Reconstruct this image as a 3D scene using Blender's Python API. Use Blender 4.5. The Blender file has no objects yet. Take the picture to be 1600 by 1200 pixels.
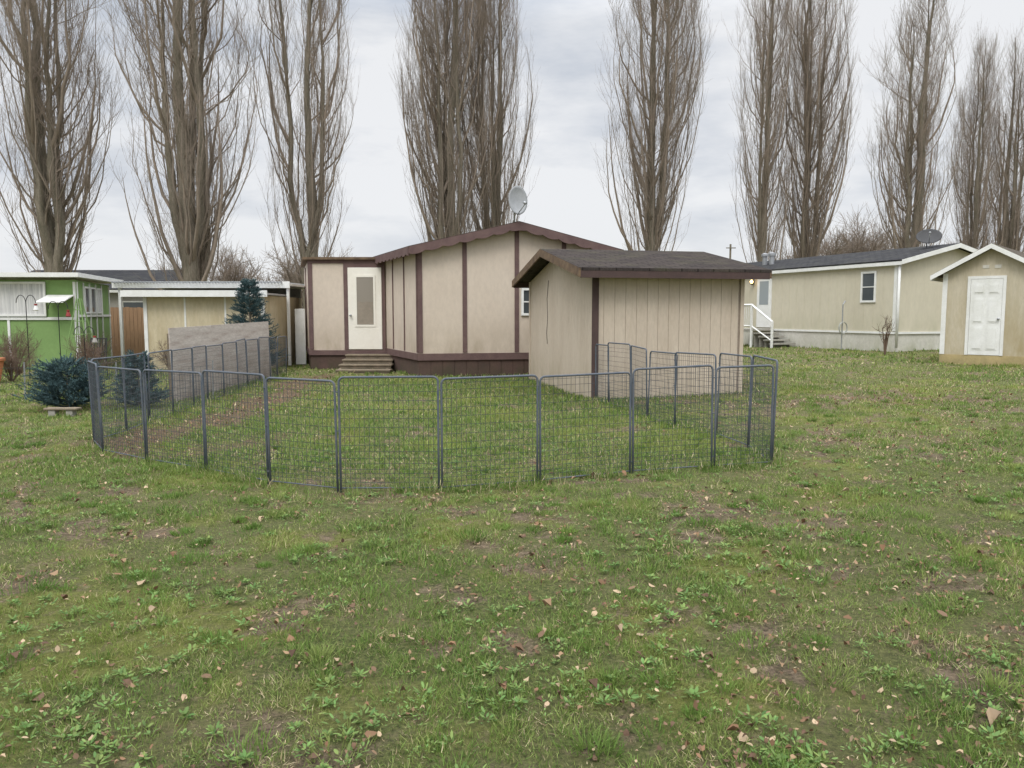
import bpy, bmesh, math, random
import numpy as np
from mathutils import Matrix, Vector
random.seed(3)
sc=bpy.context.scene
sc.view_settings.view_transform='Standard'
try: sc.view_settings.look='None'
except Exception: pass
sc.view_settings.exposure=0
COL=sc.collection

# ------------------------------------------------------------ terrain + noise
def gz(x,y):
    s=(np.sqrt(x*x+1.0)+x)/2
    z=.42*np.tanh(.035*s/.42)
    k=np.clip((60-np.abs(y))/30,0,1)
    return z*1.0+k*(.018*np.sin(x*1.3+y*.7)*np.sin(y*.9-x*.4)+.008*np.sin(x*3.1+1)*np.sin(y*2.7))
def G(x,y): return float(gz(np.float64(x),np.float64(y)))
_rs=np.random.RandomState(11)
_T=_rs.rand(256,256)
def vn(x,y):
    xi=np.floor(x).astype(int); yi=np.floor(y).astype(int)
    fx=x-xi; fy=y-yi
    fx=fx*fx*(3-2*fx); fy=fy*fy*(3-2*fy)
    a=_T[xi%256,yi%256]; b=_T[(xi+1)%256,yi%256]; c=_T[xi%256,(yi+1)%256]; d=_T[(xi+1)%256,(yi+1)%256]
    return (a*(1-fx)+b*fx)*(1-fy)+(c*(1-fx)+d*fx)*fy
def fbm(x,y,o=4):
    r=0;a=.5;t=0
    for i in range(o):
        r=r+a*vn(x*2**i+17.3*i,y*2**i+5.1*i); t+=a; a*=.55
    return r/t
def ss(a,b,x):
    t=np.clip((x-a)/(b-a),0,1); return t*t*(3-2*t)
def pathmask(x,y):
    cx=-4.66+.22*np.sin(y*.6)+ .9*np.clip(9.5-y,0,2)*.6
    w=.62+1.0*(fbm(x*1.9,y*1.9,4)-.5)*2
    m=1-ss(w*.35,w*1.25,np.abs(x-cx))
    m=m*ss(7.9,8.7,y)*(1-ss(19.5,21,y))
    m2=(1-ss(.5,1.7,np.hypot((x+3.3)*.55,(y-9.4))))*ss(.42,.58,fbm(x*2.2,y*2.2+9,3))
    return np.clip(np.maximum(m,m2*.75),0,1)
def leafpatch(x,y):
    return (1-ss(.5,1.6,np.hypot((x-6.3)*.6,(y-12.2)*1.0)))
def inpen_(x,y): return ((y>7.3)&(x>-5.2)&(x<2.6)&(y<19.2))
def baremask(x,y):
    n=fbm(x*3.1+3,y*3.1,5)
    n2=fbm(x*.5+40,y*.5+9,2)
    th=.565-.20*(n2-.45)-.04*ss(-1,4,x)
    th=th+np.where(inpen_(x,y),.08,0)+.05*ss(9,16,y)
    return np.clip(ss(th,th+.12,n)+.6*leafpatch(x,y)*ss(.35,.6,fbm(x*3,y*3,2)),0,1)
def mossmask(x,y):
    return ss(.54,.72,fbm(x*1.3+77,y*1.3+31,4))

# ------------------------------------------------------------ materials
def newmat(name):
    m=bpy.data.materials.new(name); m.use_nodes=True
    nt=m.node_tree
    return m,nt,nt.nodes['Principled BSDF']
def N(nt,t,**k):
    n=nt.nodes.new(t)
    for a,b in k.items(): setattr(n,a,b)
    return n
def rgba(c): return (c[0],c[1],c[2],1)
def mixc(nt,fac,a,b,mode='MIX'):
    m=N(nt,'ShaderNodeMix',data_type='RGBA',blend_type=mode)
    for sock,v in ((m.inputs[0],fac),(m.inputs[6],a),(m.inputs[7],b)):
        if isinstance(v,bpy.types.NodeSocket): nt.links.new(v,sock)
        elif isinstance(v,(int,float)): sock.default_value=v
        else: sock.default_value=rgba(v)
    return m.outputs[2]
def noise(nt,vec,scale,detail=5,rough=.6,sc3=None):
    if sc3:
        mp=N(nt,'ShaderNodeMapping'); mp.inputs['Scale'].default_value=sc3
        nt.links.new(vec,mp.inputs['Vector']); vec=mp.outputs[0]
    n=N(nt,'ShaderNodeTexNoise'); n.inputs['Scale'].default_value=scale
    n.inputs['Detail'].default_value=detail; n.inputs['Roughness'].default_value=rough
    nt.links.new(vec,n.inputs['Vector'])
    return n.outputs[0]
def mrange(nt,v,a,b,c=0,d=1):
    m=N(nt,'ShaderNodeMapRange'); nt.links.new(v,m.inputs[0])
    for i,x in enumerate((a,b,c,d)): m.inputs[i+1].default_value=x
    return m.outputs[0]
def mat(name,c1,c2=None,scale=3,rough=.8,bump=.15,bs=60,metal=0,sc3=None,stain=None,stain_z=(.1,.7),fine=.12,spec=.3):
    m,nt,p=newmat(name)
    tc=N(nt,'ShaderNodeTexCoord').outputs['Object']
    if c2 is None: c2=tuple(x*.78 for x in c1)
    f=mrange(nt,noise(nt,tc,scale,6,.65,sc3),.35,.68)
    c=mixc(nt,f,c1,c2)
    f2=mrange(nt,noise(nt,tc,scale*9,4,.7,sc3),.3,.75,1-fine,1+fine)
    mm=N(nt,'ShaderNodeVectorMath',operation='SCALE'); nt.links.new(c,mm.inputs[0]); nt.links.new(f2,mm.inputs['Scale'])
    c=mm.outputs[0]
    if stain:
        sx=N(nt,'ShaderNodeSeparateXYZ'); nt.links.new(tc,sx.inputs[0])
        h=mrange(nt,sx.outputs[2],stain_z[0],stain_z[1],1,0)
        ns=mrange(nt,noise(nt,tc,2.2,6,.7,(1,1,.35)),.38,.68,0,1)
        mu=N(nt,'ShaderNodeMath',operation='MULTIPLY'); nt.links.new(h,mu.inputs[0]); nt.links.new(ns,mu.inputs[1])
        c=mixc(nt,mu.outputs[0],c,stain)
    nt.links.new(c,p.inputs['Base Color'])
    p.inputs['Roughness'].default_value=rough; p.inputs['Metallic'].default_value=metal
    p.inputs['Specular IOR Level'].default_value=spec
    if bump:
        b=N(nt,'ShaderNodeBump'); b.inputs['Strength'].default_value=bump; b.inputs['Distance'].default_value=.01
        nt.links.new(noise(nt,tc,bs,4,.6),b.inputs['Height']); nt.links.new(b.outputs[0],p.inputs['Normal'])
    return m
def shingle(name,c1,c2,moss):
    m,nt,p=newmat(name)
    tc=N(nt,'ShaderNodeTexCoord').outputs['Object']
    br=N(nt,'ShaderNodeTexBrick'); nt.links.new(tc,br.inputs['Vector'])
    br.inputs['Scale'].default_value=1; br.inputs['Brick Width'].default_value=.3; br.inputs['Row Height'].default_value=.15
    br.inputs['Mortar Size'].default_value=.012; br.inputs['Bias'].default_value=0
    br.inputs['Color1'].default_value=rgba(c1); br.inputs['Color2'].default_value=rgba(c2); br.inputs['Mortar'].default_value=rgba([x*.35 for x in c1])
    f=mrange(nt,noise(nt,tc,1.8,6,.7),.48,.74)
    c=mixc(nt,f,br.outputs[0],moss)
    f2=mrange(nt,noise(nt,tc,45,3,.7),.3,.75,.65,1.4)
    mm=N(nt,'ShaderNodeVectorMath',operation='SCALE'); nt.links.new(c,mm.inputs[0]); nt.links.new(f2,mm.inputs['Scale'])
    nt.links.new(mm.outputs[0],p.inputs['Base Color']); p.inputs['Roughness'].default_value=1.0; p.inputs['Specular IOR Level'].default_value=.1
    b=N(nt,'ShaderNodeBump'); b.inputs['Strength'].default_value=.6; b.inputs['Distance'].default_value=.02; b.invert=True
    nt.links.new(br.outputs['Fac'],b.inputs['Height']); nt.links.new(b.outputs[0],p.inputs['Normal'])
    return m
def colmat(name,transl=.3,rough=.7):
    m,nt,p=newmat(name)
    a=N(nt,'ShaderNodeAttribute'); a.attribute_name='Col'
    nt.links.new(a.outputs['Color'],p.inputs['Base Color']); p.inputs['Roughness'].default_value=rough
    p.inputs['Specular IOR Level'].default_value=.2
    if transl:
        tr=N(nt,'ShaderNodeBsdfTranslucent'); nt.links.new(a.outputs['Color'],tr.inputs[0])
        mx=N(nt,'ShaderNodeMixShader'); mx.inputs[0].default_value=transl
        nt.links.new(p.outputs[0],mx.inputs[1]); nt.links.new(tr.outputs[0],mx.inputs[2])
        nt.links.new(mx.outputs[0],nt.nodes['Material Output'].inputs[0])
    return m
def glass(name,c=(.05,.06,.07),r=.08):
    m,nt,p=newmat(name); p.inputs['Base Color'].default_value=rgba(c); p.inputs['Roughness'].default_value=r
    p.inputs['Specular IOR Level'].default_value=.6
    return m

m_beige=mat('beige_panel',(.60,.515,.425),(.55,.465,.38),1.2,.8,.12,90,stain=(.38,.31,.23),stain_z=(.4,1.6),sc3=(1,1,.5),fine=.07)
m_mauve=mat('brown_trim',(.115,.070,.068),(.155,.10,.09),4,.75,.2,50)
m_skirt=mat('brown_skirt',(.115,.07,.058),(.075,.05,.042),2,.85,.2,50,stain=(.06,.06,.03),stain_z=(0,.4))
m_shedw=mat('shed_siding',(.545,.465,.375),(.485,.405,.32),1.6,.85,.3,120,sc3=(1.5,1.5,.4),stain=(.33,.28,.19),stain_z=(0,.8),fine=.09)
m_shedback=mat('shed_groove',(.35,.285,.23),None,3,.9,.2,60)
m_shtrim=mat('shed_trim',(.085,.055,.05),(.065,.043,.04),5,.85,.25,60)
m_fasciaw=mat('weathered_fascia',(.19,.13,.08),(.09,.058,.04),6,.85,.3,60)
m_shroof=shingle('shed_shingles',(.068,.056,.050),(.042,.035,.033),(.072,.066,.045))
m_hroof=shingle('house_shingles',(.07,.052,.043),(.05,.038,.033),(.06,.05,.035))
m_dkroof=shingle('dark_shingles',(.060,.060,.063),(.042,.042,.046),(.075,.075,.068))
m_brroof=shingle('brown_shingles',(.12,.10,.085),(.085,.072,.06),(.13,.12,.06))
m_white=mat('white_paint',(.78,.78,.76),(.68,.68,.64),3,.6,.08,50,fine=.05)
m_whitedoor=mat('white_door_paint',(.82,.79,.71),(.76,.72,.63),1.5,.5,.03,50,fine=.03)
m_rhome=mat('olive_cream_siding',(.58,.535,.42),(.53,.485,.375),.9,.75,.1,70,stain=(.44,.42,.30),stain_z=(.6,1.3),sc3=(1,1,.4),fine=.06)
m_rskirt=mat('pale_skirting',(.62,.60,.54),(.53,.51,.45),1.2,.8,.1,60,stain=(.35,.35,.24),stain_z=(0,.5))
m_rshed=mat('cream_shed_siding',(.55,.495,.385),(.45,.395,.285),1.8,.8,.15,70,sc3=(1.3,1.3,.3),stain=(.33,.26,.13),stain_z=(.1,2.0),fine=.1)
m_yel=mat('yellow_base',(.48,.38,.19),(.36,.29,.15),3,.8,.15,60,stain=(.20,.18,.08),stain_z=(0,.30))
m_green=mat('green_siding',(.215,.335,.12),(.18,.29,.10),1.5,.75,.1,60,fine=.06)
m_cream=mat('cream_panel',(.62,.55,.40),(.50,.42,.27),1.3,.8,.1,60,sc3=(1,1,.35),stain=(.34,.27,.15),stain_z=(0,2.2))
m_grey=mat('grey_siding',(.36,.34,.31),None,1,.8,.1,60)
m_blindt=mat('tan_blind',(.34,.29,.23),None,1,.8,.1,60)
m_cedar=mat('cedar',(.36,.22,.125),(.26,.165,.095),3,.85,.3,60,sc3=(6,6,.7))
m_ply=mat('weathered_plywood',(.56,.51,.46),(.38,.32,.28),1.6,.9,.3,50,sc3=(.7,.7,5),stain=(.20,.145,.10),stain_z=(-.2,1.0),fine=.2)
m_steps=mat('mossy_wood',(.25,.20,.145),(.15,.125,.085),5,.9,.3,60)
m_steel=mat('weathered_grey_steel',(.085,.105,.135),(.135,.14,.15),9,.8,.15,90,metal=.0,fine=.2)
m_wire=mat('wire',(.075,.085,.095),(.055,.06,.07),12,.7,0,90,metal=0)
m_dish=mat('dish_grey',(.36,.37,.38),(.28,.29,.30),6,.5,.05,60)
m_dishd=mat('dish_dark',(.06,.06,.062),(.045,.045,.046),6,.6,.05,60)
m_metal=mat('galvanised',(.45,.46,.47),(.33,.34,.35),8,.4,.05,60,metal=.6)
m_black=mat('black_cable',(.03,.03,.03),None,5,.6,0)
m_conc=mat('concrete',(.38,.36,.32),(.27,.26,.22),6,.9,.3,60)
m_bark=mat('poplar_bark',(.235,.20,.155),(.11,.10,.07),2.2,.95,1.0,9,sc3=(3,3,.45),fine=.4)
m_twig=mat('poplar_twigs',(.30,.24,.19),(.20,.165,.13),.8,.9,0)
m_twig2=mat('shrub_twigs',(.17,.11,.08),(.13,.10,.07),2,.9,0)
m_glass=glass('window_glass',(.06,.07,.075))
m_curt=mat('curtain',(.70,.69,.67),(.42,.42,.42),4,.9,.1,40,sc3=(9,9,.3))
m_red=mat('red_plastic',(.28,.04,.035),None,5,.5,0)
m_terr=mat('orange_planter',(.50,.20,.09),(.40,.15,.07),5,.8,.1)
m_col=colmat('grass_blades',.35,.6)
m_needle=colmat('needles',.15,.7)
m_leaf=colmat('dead_leaves',.15,.8)
m_lamp,nt,p=newmat('lit_lamp'); p.inputs['Emission Color'].default_value=(1,.62,.25,1); p.inputs['Emission Strength'].default_value=4
p.inputs['Base Color'].default_value=(.8,.6,.3,1)

# ------------------------------------------------------------ mesh builder
class MB:
    def __init__(s): s.v=[]; s.f=[]
    def hexa(s,b,t):
        n=len(s.v); s.v+=[tuple(map(float,p)) for p in b]+[tuple(map(float,p)) for p in t]
        s.f+=[(n,n+3,n+2,n+1),(n+4,n+5,n+6,n+7)]+[(n+i,n+(i+1)%4,n+4+(i+1)%4,n+4+i) for i in range(4)]
        return s
    def prof(s,p0,p1,ss_,zb,zt,o0,o1):
        p0=np.array(p0[:2],float); p1=np.array(p1[:2],float); L=np.linalg.norm(p1-p0); d=(p1-p0)/L; nrm=np.array([d[1],-d[0]])
        base=len(s.v); K=len(ss_)
        for q in ss_:
            a=p0+d*q+nrm*o0; b=p0+d*q+nrm*o1
            B=zb(q) if callable(zb) else zb; T=zt(q) if callable(zt) else zt
            s.v+=[(a[0],a[1],B),(b[0],b[1],B),(b[0],b[1],T),(a[0],a[1],T)]
        s.f.append((base,base+1,base+2,base+3)); e=base+4*(K-1); s.f.append((e+3,e+2,e+1,e))
        for i in range(K-1):
            a=base+4*i
            for j in range(4):
                k=(j+1)%4; s.f.append((a+j,a+4+j,a+4+k,a+k))
        return s
    def strip(s,p0,p1,s0,s1,z0,z1,o0=0,o1=.03): return s.prof(p0,p1,[s0,s1],z0,z1,o0,o1)
    def box(s,x0,x1,y0,y1,z0,z1):
        return s.hexa([(x0,y0,z0),(x1,y0,z0),(x1,y1,z0),(x0,y1,z0)],[(x0,y0,z1),(x1,y0,z1),(x1,y1,z1),(x0,y1,z1)])
    def slab(s,pts,th):
        return s.hexa([(p[0],p[1],p[2]-th) for p in pts],pts)
    def path(s,pts,r,n=8):
        P=[Vector(p) for p in pts]; base=len(s.v); K=len(P)
        rr=r if isinstance(r,(list,tuple)) else [r]*K
        up=Vector((0,0,1))
        for i,p_ in enumerate(P):
            d=(P[min(i+1,K-1)]-P[max(i-1,0)]).normalized()
            a=d.cross(up if abs(d.z)<.9 else Vector((.3,1,0))).normalized() if i==0 else (a-d*a.dot(d)).normalized()
            b=d.cross(a)
            for j in range(n):
                t=2*math.pi*j/n; q=p_+(a*math.cos(t)+b*math.sin(t))*rr[i]; s.v.append(tuple(q))
        for i in range(K-1):
            for j in range(n):
                k=(j+1)%n; s.f.append((base+i*n+j,base+i*n+k,base+(i+1)*n+k,base+(i+1)*n+j))
        s.f.append(tuple(base+j for j in range(n))[::-1]); s.f.append(tuple(base+(K-1)*n+j for j in range(n)))
        return s
SPLIT={'corner_trim','gable_fascia','eave_fascia','stake','post','trim','rung','leg','rail','vent','upper_roof','stringer'}
def comps(mb):
    par=list(range(len(mb.v)))
    def fd(a):
        while par[a]!=a: par[a]=par[par[a]]; a=par[a]
        return a
    for f in mb.f:
        r=fd(f[0])
        for q in f[1:]: par[fd(q)]=r
    g={}
    for i in range(len(mb.v)): g.setdefault(fd(i),[]).append(i)
    out=[]
    for vs in g.values():
        m={v:i for i,v in enumerate(vs)}; o=MB(); o.v=[mb.v[v] for v in vs]; out.append((o,m,fd(vs[0])))
    idx={r:k for k,(o,m,r) in enumerate(out)}
    for f in mb.f:
        o,m,r=out[idx[fd(f[0])]]; o.f.append(tuple(m[q] for q in f))
    return [o for o,_,_ in out]
class Thing:
    def __init__(s,name,loc,rot,label,cat,group=None,kind=None):
        e=bpy.data.objects.new(name,None); e.empty_display_size=.3
        e.location=loc; e.rotation_euler=(0,0,rot); COL.objects.link(e)
        e['label']=label; e['category']=cat
        if group: e['group']=group
        s.e=e; s.inv=(Matrix.Translation(Vector(loc))@Matrix.Rotation(rot,4,'Z')).inverted()
    def add(s,name,mb,m,parent=None,label=None,smooth=False,bevel=0):
        if name in SPLIT:
            cs=comps(mb)
            if len(cs)>1:
                r=[s._add(name,c,m,parent,label,smooth,bevel) for c in cs]; return r[0]
        return s._add(name,mb,m,parent,label,smooth,bevel)
    def _add(s,name,mb,m,parent=None,label=None,smooth=False,bevel=0):
        me=bpy.data.meshes.new(name)
        me.from_pydata([tuple(s.inv@Vector(v)) for v in mb.v],[],mb.f)
        bm=bmesh.new(); bm.from_mesh(me); bmesh.ops.recalc_face_normals(bm,faces=bm.faces); bm.to_mesh(me); bm.free()
        me.materials.append(m)
        if smooth:
            for p_ in me.polygons: p_.use_smooth=True
        o=bpy.data.objects.new(name,me); COL.objects.link(o); o.parent=parent or s.e
        if label: o['label']=label
        if bevel:
            b=o.modifiers.new('bevel','BEVEL'); b.width=bevel; b.segments=1
        return o
def npobj(name,V,quads,tris,m,color=None,parent=None,smooth=False):
    me=bpy.data.meshes.new(name)
    me.vertices.add(len(V)); me.vertices.foreach_set('co',np.ascontiguousarray(V,np.float32).ravel())
    q=np.zeros((0,4),int) if quads is None else quads; t=np.zeros((0,3),int) if tris is None else tris
    li=np.concatenate([q.ravel(),t.ravel()]).astype(np.int32)
    st=np.concatenate([np.arange(len(q))*4, len(q)*4+np.arange(len(t))*3]).astype(np.int32)
    me.loops.add(len(li)); me.loops.foreach_set('vertex_index',li)
    me.polygons.add(len(st)); me.polygons.foreach_set('loop_start',st)
    me.update(calc_edges=True)
    if color is not None:
        ca=me.color_attributes.new('Col','FLOAT_COLOR','POINT')
        c=np.ones((len(V),4),np.float32); c[:,:3]=color; ca.data.foreach_set('color',c.ravel())
    me.materials.append(m)
    if smooth: me.polygons.foreach_set('use_smooth',np.ones(len(st),bool))
    o=bpy.data.objects.new(name,me); COL.objects.link(o)
    if parent: o.parent=parent
    return o

# ------------------------------------------------------------ world, sun, camera
w=bpy.data.worlds.new("World"); sc.world=w; w.use_nodes=True
nt=w.node_tree; nt.nodes.clear()
out=N(nt,'ShaderNodeOutputWorld'); bg=N(nt,'ShaderNodeBackground'); bg.inputs[1].default_value=.1
nt.links.new(bg.outputs[0],out.inputs[0])
sky=N(nt,'ShaderNodeTexSky'); sky.sky_type='NISHITA'; sky.sun_disc=False
SUN_EL,SUN_AZ=math.radians(52),math.radians(200)
sky.sun_elevation=SUN_EL; sky.sun_rotation=SUN_AZ
tc=N(nt,'ShaderNodeTexCoord').outputs['Generated']
sep=N(nt,'ShaderNodeSeparateXYZ'); nt.links.new(tc,sep.inputs[0])
n1=noise(nt,tc,3.0,6,.58,(1,1,3.4)); n2=noise(nt,tc,1.3,2,.5,(1,1,2.6))
ad=N(nt,'ShaderNodeMath',operation='MULTIPLY_ADD'); nt.links.new(n2,ad.inputs[0]); ad.inputs[1].default_value=.7
nt.links.new(n1,ad.inputs[2])
f=mrange(nt,ad.outputs[0],.70,.96)
cl=mixc(nt,f,(5.5,5.95,6.7),(8.8,8.9,9.1))
hz=mrange(nt,sep.outputs[2],0,.14,.9,0)
cl=mixc(nt,hz,cl,(8.4,8.55,8.75))
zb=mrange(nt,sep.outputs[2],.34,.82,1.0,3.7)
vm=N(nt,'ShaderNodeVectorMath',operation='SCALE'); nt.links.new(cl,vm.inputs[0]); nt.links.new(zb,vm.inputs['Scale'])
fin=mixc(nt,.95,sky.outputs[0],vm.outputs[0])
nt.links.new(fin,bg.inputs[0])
sl=bpy.data.lights.new('sun','SUN'); sl.energy=1.5; sl.angle=math.radians(22); sl.color=(1,.96,.9)
so=bpy.data.objects.new('sun',sl); COL.objects.link(so)
dv=Vector((math.sin(SUN_AZ)*math.cos(SUN_EL),math.cos(SUN_AZ)*math.cos(SUN_EL),math.sin(SUN_EL)))
so.rotation_euler=dv.to_track_quat('Z','Y').to_euler(); so.location=(0,-10,30)
cam=bpy.data.cameras.new('camera'); cam.lens=27; cam.sensor_width=36; cam.clip_end=3000
co=bpy.data.objects.new('camera',cam); COL.objects.link(co); co.location=(0,0,1.6)
co.rotation_euler=(math.radians(90-5.24),0,0); sc.camera=co

# ------------------------------------------------------------ ground
def spread(a,b,step,far,grow=1.35):
    mid=list(np.arange(a,b+1e-6,step)); lo=[];hi=[]
    s=step;x=a
    while x>-far: s*=grow; x-=s; lo.append(x)
    s=step;x=mid[-1]
    while x<far: s*=grow; x+=s; hi.append(x)
    return np.array(lo[::-1]+mid+hi)
xs=spread(-15,17,.08,900); ys=spread(1.6,23,.08,1400)
X,Y=np.meshgrid(xs,ys,indexing='ij'); 
Z=gz(X,Y)
bare=baremask(X,Y); moss=mossmask(X,Y); pth=pathmask(X,Y)
near=(np.abs(X)<18)&(Y>1)&(Y<24)
Z=Z+np.where(near,.02*(fbm(X*2.2,Y*2.2,3)-.5)-.012*bare-.02*pth,0)
V=np.stack([X,Y,Z],-1).reshape(-1,3)
nx,ny=X.shape; I=np.arange(nx*ny).reshape(nx,ny)
Q=np.stack([I[:-1,:-1],I[1:,:-1],I[1:,1:],I[:-1,1:]],-1).reshape(-1,4)
mg,nt,p=newmat('lawn_soil')
tc=N(nt,'ShaderNodeTexCoord').outputs['Object']
at=N(nt,'ShaderNodeAttribute'); at.attribute_name='Col'
sp=N(nt,'ShaderNodeSeparateColor'); nt.links.new(at.outputs['Color'],sp.inputs[0])
nA=noise(nt,tc,9,7,.7); nB=noise(nt,tc,45,6,.8); nC=noise(nt,tc,1.3,4,.6)
grassc=mixc(nt,mrange(nt,nB,.38,.62),(.050,.066,.022),(.19,.205,.070))
grassc=mixc(nt,mrange(nt,nC,.42,.65,0,.4),grassc,(.22,.19,.10))
mossc=mixc(nt,mrange(nt,nB,.35,.65),(.12,.145,.032),(.27,.27,.075))
mf_=N(nt,'ShaderNodeMath',operation='MULTIPLY'); nt.links.new(sp.outputs[1],mf_.inputs[0]); mf_.inputs[1].default_value=.7
c=mixc(nt,mf_.outputs[0],grassc,mossc)
soil=mixc(nt,mrange(nt,nB,.37,.63),(.055,.040,.030),(.30,.225,.15))
soil=mixc(nt,mrange(nt,nA,.50,.70,0,.6),soil,(.38,.30,.195))
mb_=N(nt,'ShaderNodeMath',operation='ADD'); nt.links.new(sp.outputs[0],mb_.inputs[0]); nt.links.new(mrange(nt,nA,.42,.66,-.35,.5),mb_.inputs[1]); mb_.use_clamp=True
c=mixc(nt,mb_.outputs[0],c,soil)
path=mixc(nt,mrange(nt,nB,.37,.63),(.060,.038,.028),(.22,.145,.10))
path=mixc(nt,mrange(nt,nA,.52,.66,0,.6),path,(.30,.22,.15))
mp_=N(nt,'ShaderNodeMath',operation='ADD'); nt.links.new(sp.outputs[2],mp_.inputs[0]); nt.links.new(mrange(nt,nA,.38,.62,-.5,.3),mp_.inputs[1]); mp_.use_clamp=True
ml=N(nt,'ShaderNodeMath',operation='MULTIPLY'); nt.links.new(mp_.outputs[0],ml.inputs[0]); nt.links.new(mrange(nt,sp.outputs[2],0,.3),ml.inputs[1])
c=mixc(nt,ml.outputs[0],c,path)
nt.links.new(c,p.inputs['Base Color']); p.inputs['Roughness'].default_value=.95; p.inputs['Specular IOR Level'].default_value=.15
b=N(nt,'ShaderNodeBump'); b.inputs['Strength'].default_value=1; b.inputs['Distance'].default_value=.04
nt.links.new(nB,b.inputs['Height']); nt.links.new(b.outputs[0],p.inputs['Normal'])
gr=npobj('ground',V,Q,None,mg,np.stack([bare,moss,pth],-1).reshape(-1,3),smooth=True)
gr['kind']='structure'; gr['label']='patchy lawn with bare soil and a worn dirt track'

# ------------------------------------------------------------ blades
rng=np.random.RandomState(5)
def blades(B,D,L,Wd,bend,az):
    n=len(B); D=D/np.linalg.norm(D,axis=1,keepdims=True)
    side=np.stack([np.cos(az),np.sin(az),np.zeros(n)],-1)
    fw=np.cross(D,side); fw/=np.maximum(np.linalg.norm(fw,axis=1,keepdims=True),1e-6)
    L=L[:,None];Wd=Wd[:,None];bend=bend[:,None]
    mid=B+D*L*.55+fw*L*bend*.25; tip=B+D*L*(1-.25*bend)+fw*L*bend
    V=np.stack([B-side*Wd*.5,B+side*Wd*.5,mid+side*Wd*.42,mid-side*Wd*.42,tip],1).reshape(-1,3)
    k=np.arange(n)[:,None]*5
    return V,k+np.array([[0,1,2,3]]),k+np.array([[3,2,4]])
def inpoly(x,y,P):
    r=np.ones(len(x),bool); n=len(P)
    for i in range(n):
        a=P[i];b=P[(i+1)%n]; r&=((b[0]-a[0])*(y-a[1])-(b[1]-a[1])*(x-a[0]))>0
    return r
SA=np.array([1.416,13.5]); th=math.radians(12); sex=np.array([math.cos(th),math.sin(th)]); sey=np.array([-sex[1],sex[0]])
SL,SD=2.86,4.77
HA=np.array([-2.33,19.2]); hg=np.array([math.cos(th),math.sin(th)]); hd=np.array([-.387,.922]); HW=4.92; HL=13
FOOT=[[SA,SA+sex*SL,SA+sex*SL+sey*SD,SA+sey*SD],[HA,HA+hg*HW,HA+hg*HW+hd*HL,HA+hd*HL],[(-5.9,22.3),(-3.2,22.3),(-3.2,27),(-7,27)]]
Bs=[];Hs=[];Ws=[];Cs=[];Ls=[];
pal=np.array([[.130,.220,.045],[.185,.275,.065],[.26,.32,.095],[.32,.335,.13],[.62,.52,.33],[.42,.33,.20]])
def zone(y0,y1,dens,h,wd):
    A=(y1-y0)*(1.40*(y0+y1)/2+3); n=int(A*dens)
    y=rng.uniform(y0,y1,n*2); hw=.70*y+1.5; keep=rng.rand(n*2)<hw/(.70*y1+1.5); y=y[keep]; x=rng.uniform(-1,1,len(y))*(.70*y+1.5)
    for P in FOOT:
        k=~inpoly(x,y,P); x=x[k];y=y[k]
    br=baremask(x,y); pm=pathmask(x,y); cl_=fbm(x*6+9,y*6,3); ip=inpen_(x,y)
    pr=(1-.88*br)*(1-.93*pm)*np.where(ip,.75+.7*ss(.38,.62,cl_),.26+1.3*ss(.40,.62,cl_))
    k=rng.rand(len(x))<pr; x=x[k];y=y[k];cl_=cl_[k];br=br[k];ip=ip[k]
    n=len(x); lush=ss(.42,.66,fbm(x*1.1+60,y*1.1+3,3))
    lush=np.clip(lush+np.where(ip,.5,0)-.22*ss(-1,4,x)*(~ip),0,1)
    H=h*rng.uniform(.4,1.3,n)*(.55+.5*lush+.75*ss(.52,.72,cl_))
    W_=wd*rng.uniform(.6,1.3,n)
    t=rng.rand(n)
    ci=np.where(t<.36,0,np.where(t<.68,1,np.where(t<.88,2,3)))
    ci=np.where((lush<.4)&(t<.35),2,ci)
    st=rng.rand(n)<(.05+.24*(1-lush)+.25*br); ci=np.where(st,4+(rng.rand(n)<.5),ci)
    C=pal[ci]*rng.uniform(.55,1.3,(n,1)); mo=mossmask(x,y)[:,None]*.3; C=C*(1-mo)+np.array([.32,.34,.08])*mo
    lean=np.where(st,1.6,.6)
    D=np.stack([rng.normal(0,1,n)*lean,rng.normal(0,1,n)*lean,np.ones(n)],-1)
    Bs.append(np.stack([x,y,gz(x,y)+.02*(fbm(x*2.2,y*2.2,3)-.5)-.006],-1)); Hs.append(H);Ws.append(W_);Cs.append(C);Ls.append(D)
zone(1.7,4.2,7000,.038,.0033)
zone(4.2,7.5,2900,.044,.0050)
zone(7.5,12,1250,.058,.0085)
zone(12,19,420,.066,.015)
zone(19,33,110,.075,.032)
FRONT=[(2.61,7.60),(1.99,7.50),(1.166,7.40),(.25,7.05),(-.643,6.8),(-1.555,6.8),(-2.265,7.05),(-3.09,7.65),(-3.95,8.2),(-4.72,8.75),(-5.2,9.45)]
LEFT=[(-5.2,9.45)]+[(-5.2-.058*i+.03*math.sin(i*2.1),9.45+.88*i) for i in range(1,13)]
RIGHT=[(2.61,7.60),(2.66,8.55),(2.55,9.5),(2.2,10.3),(1.98,11.15),(1.88,12.0),(1.62,12.8),(1.46,13.38)]
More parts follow.
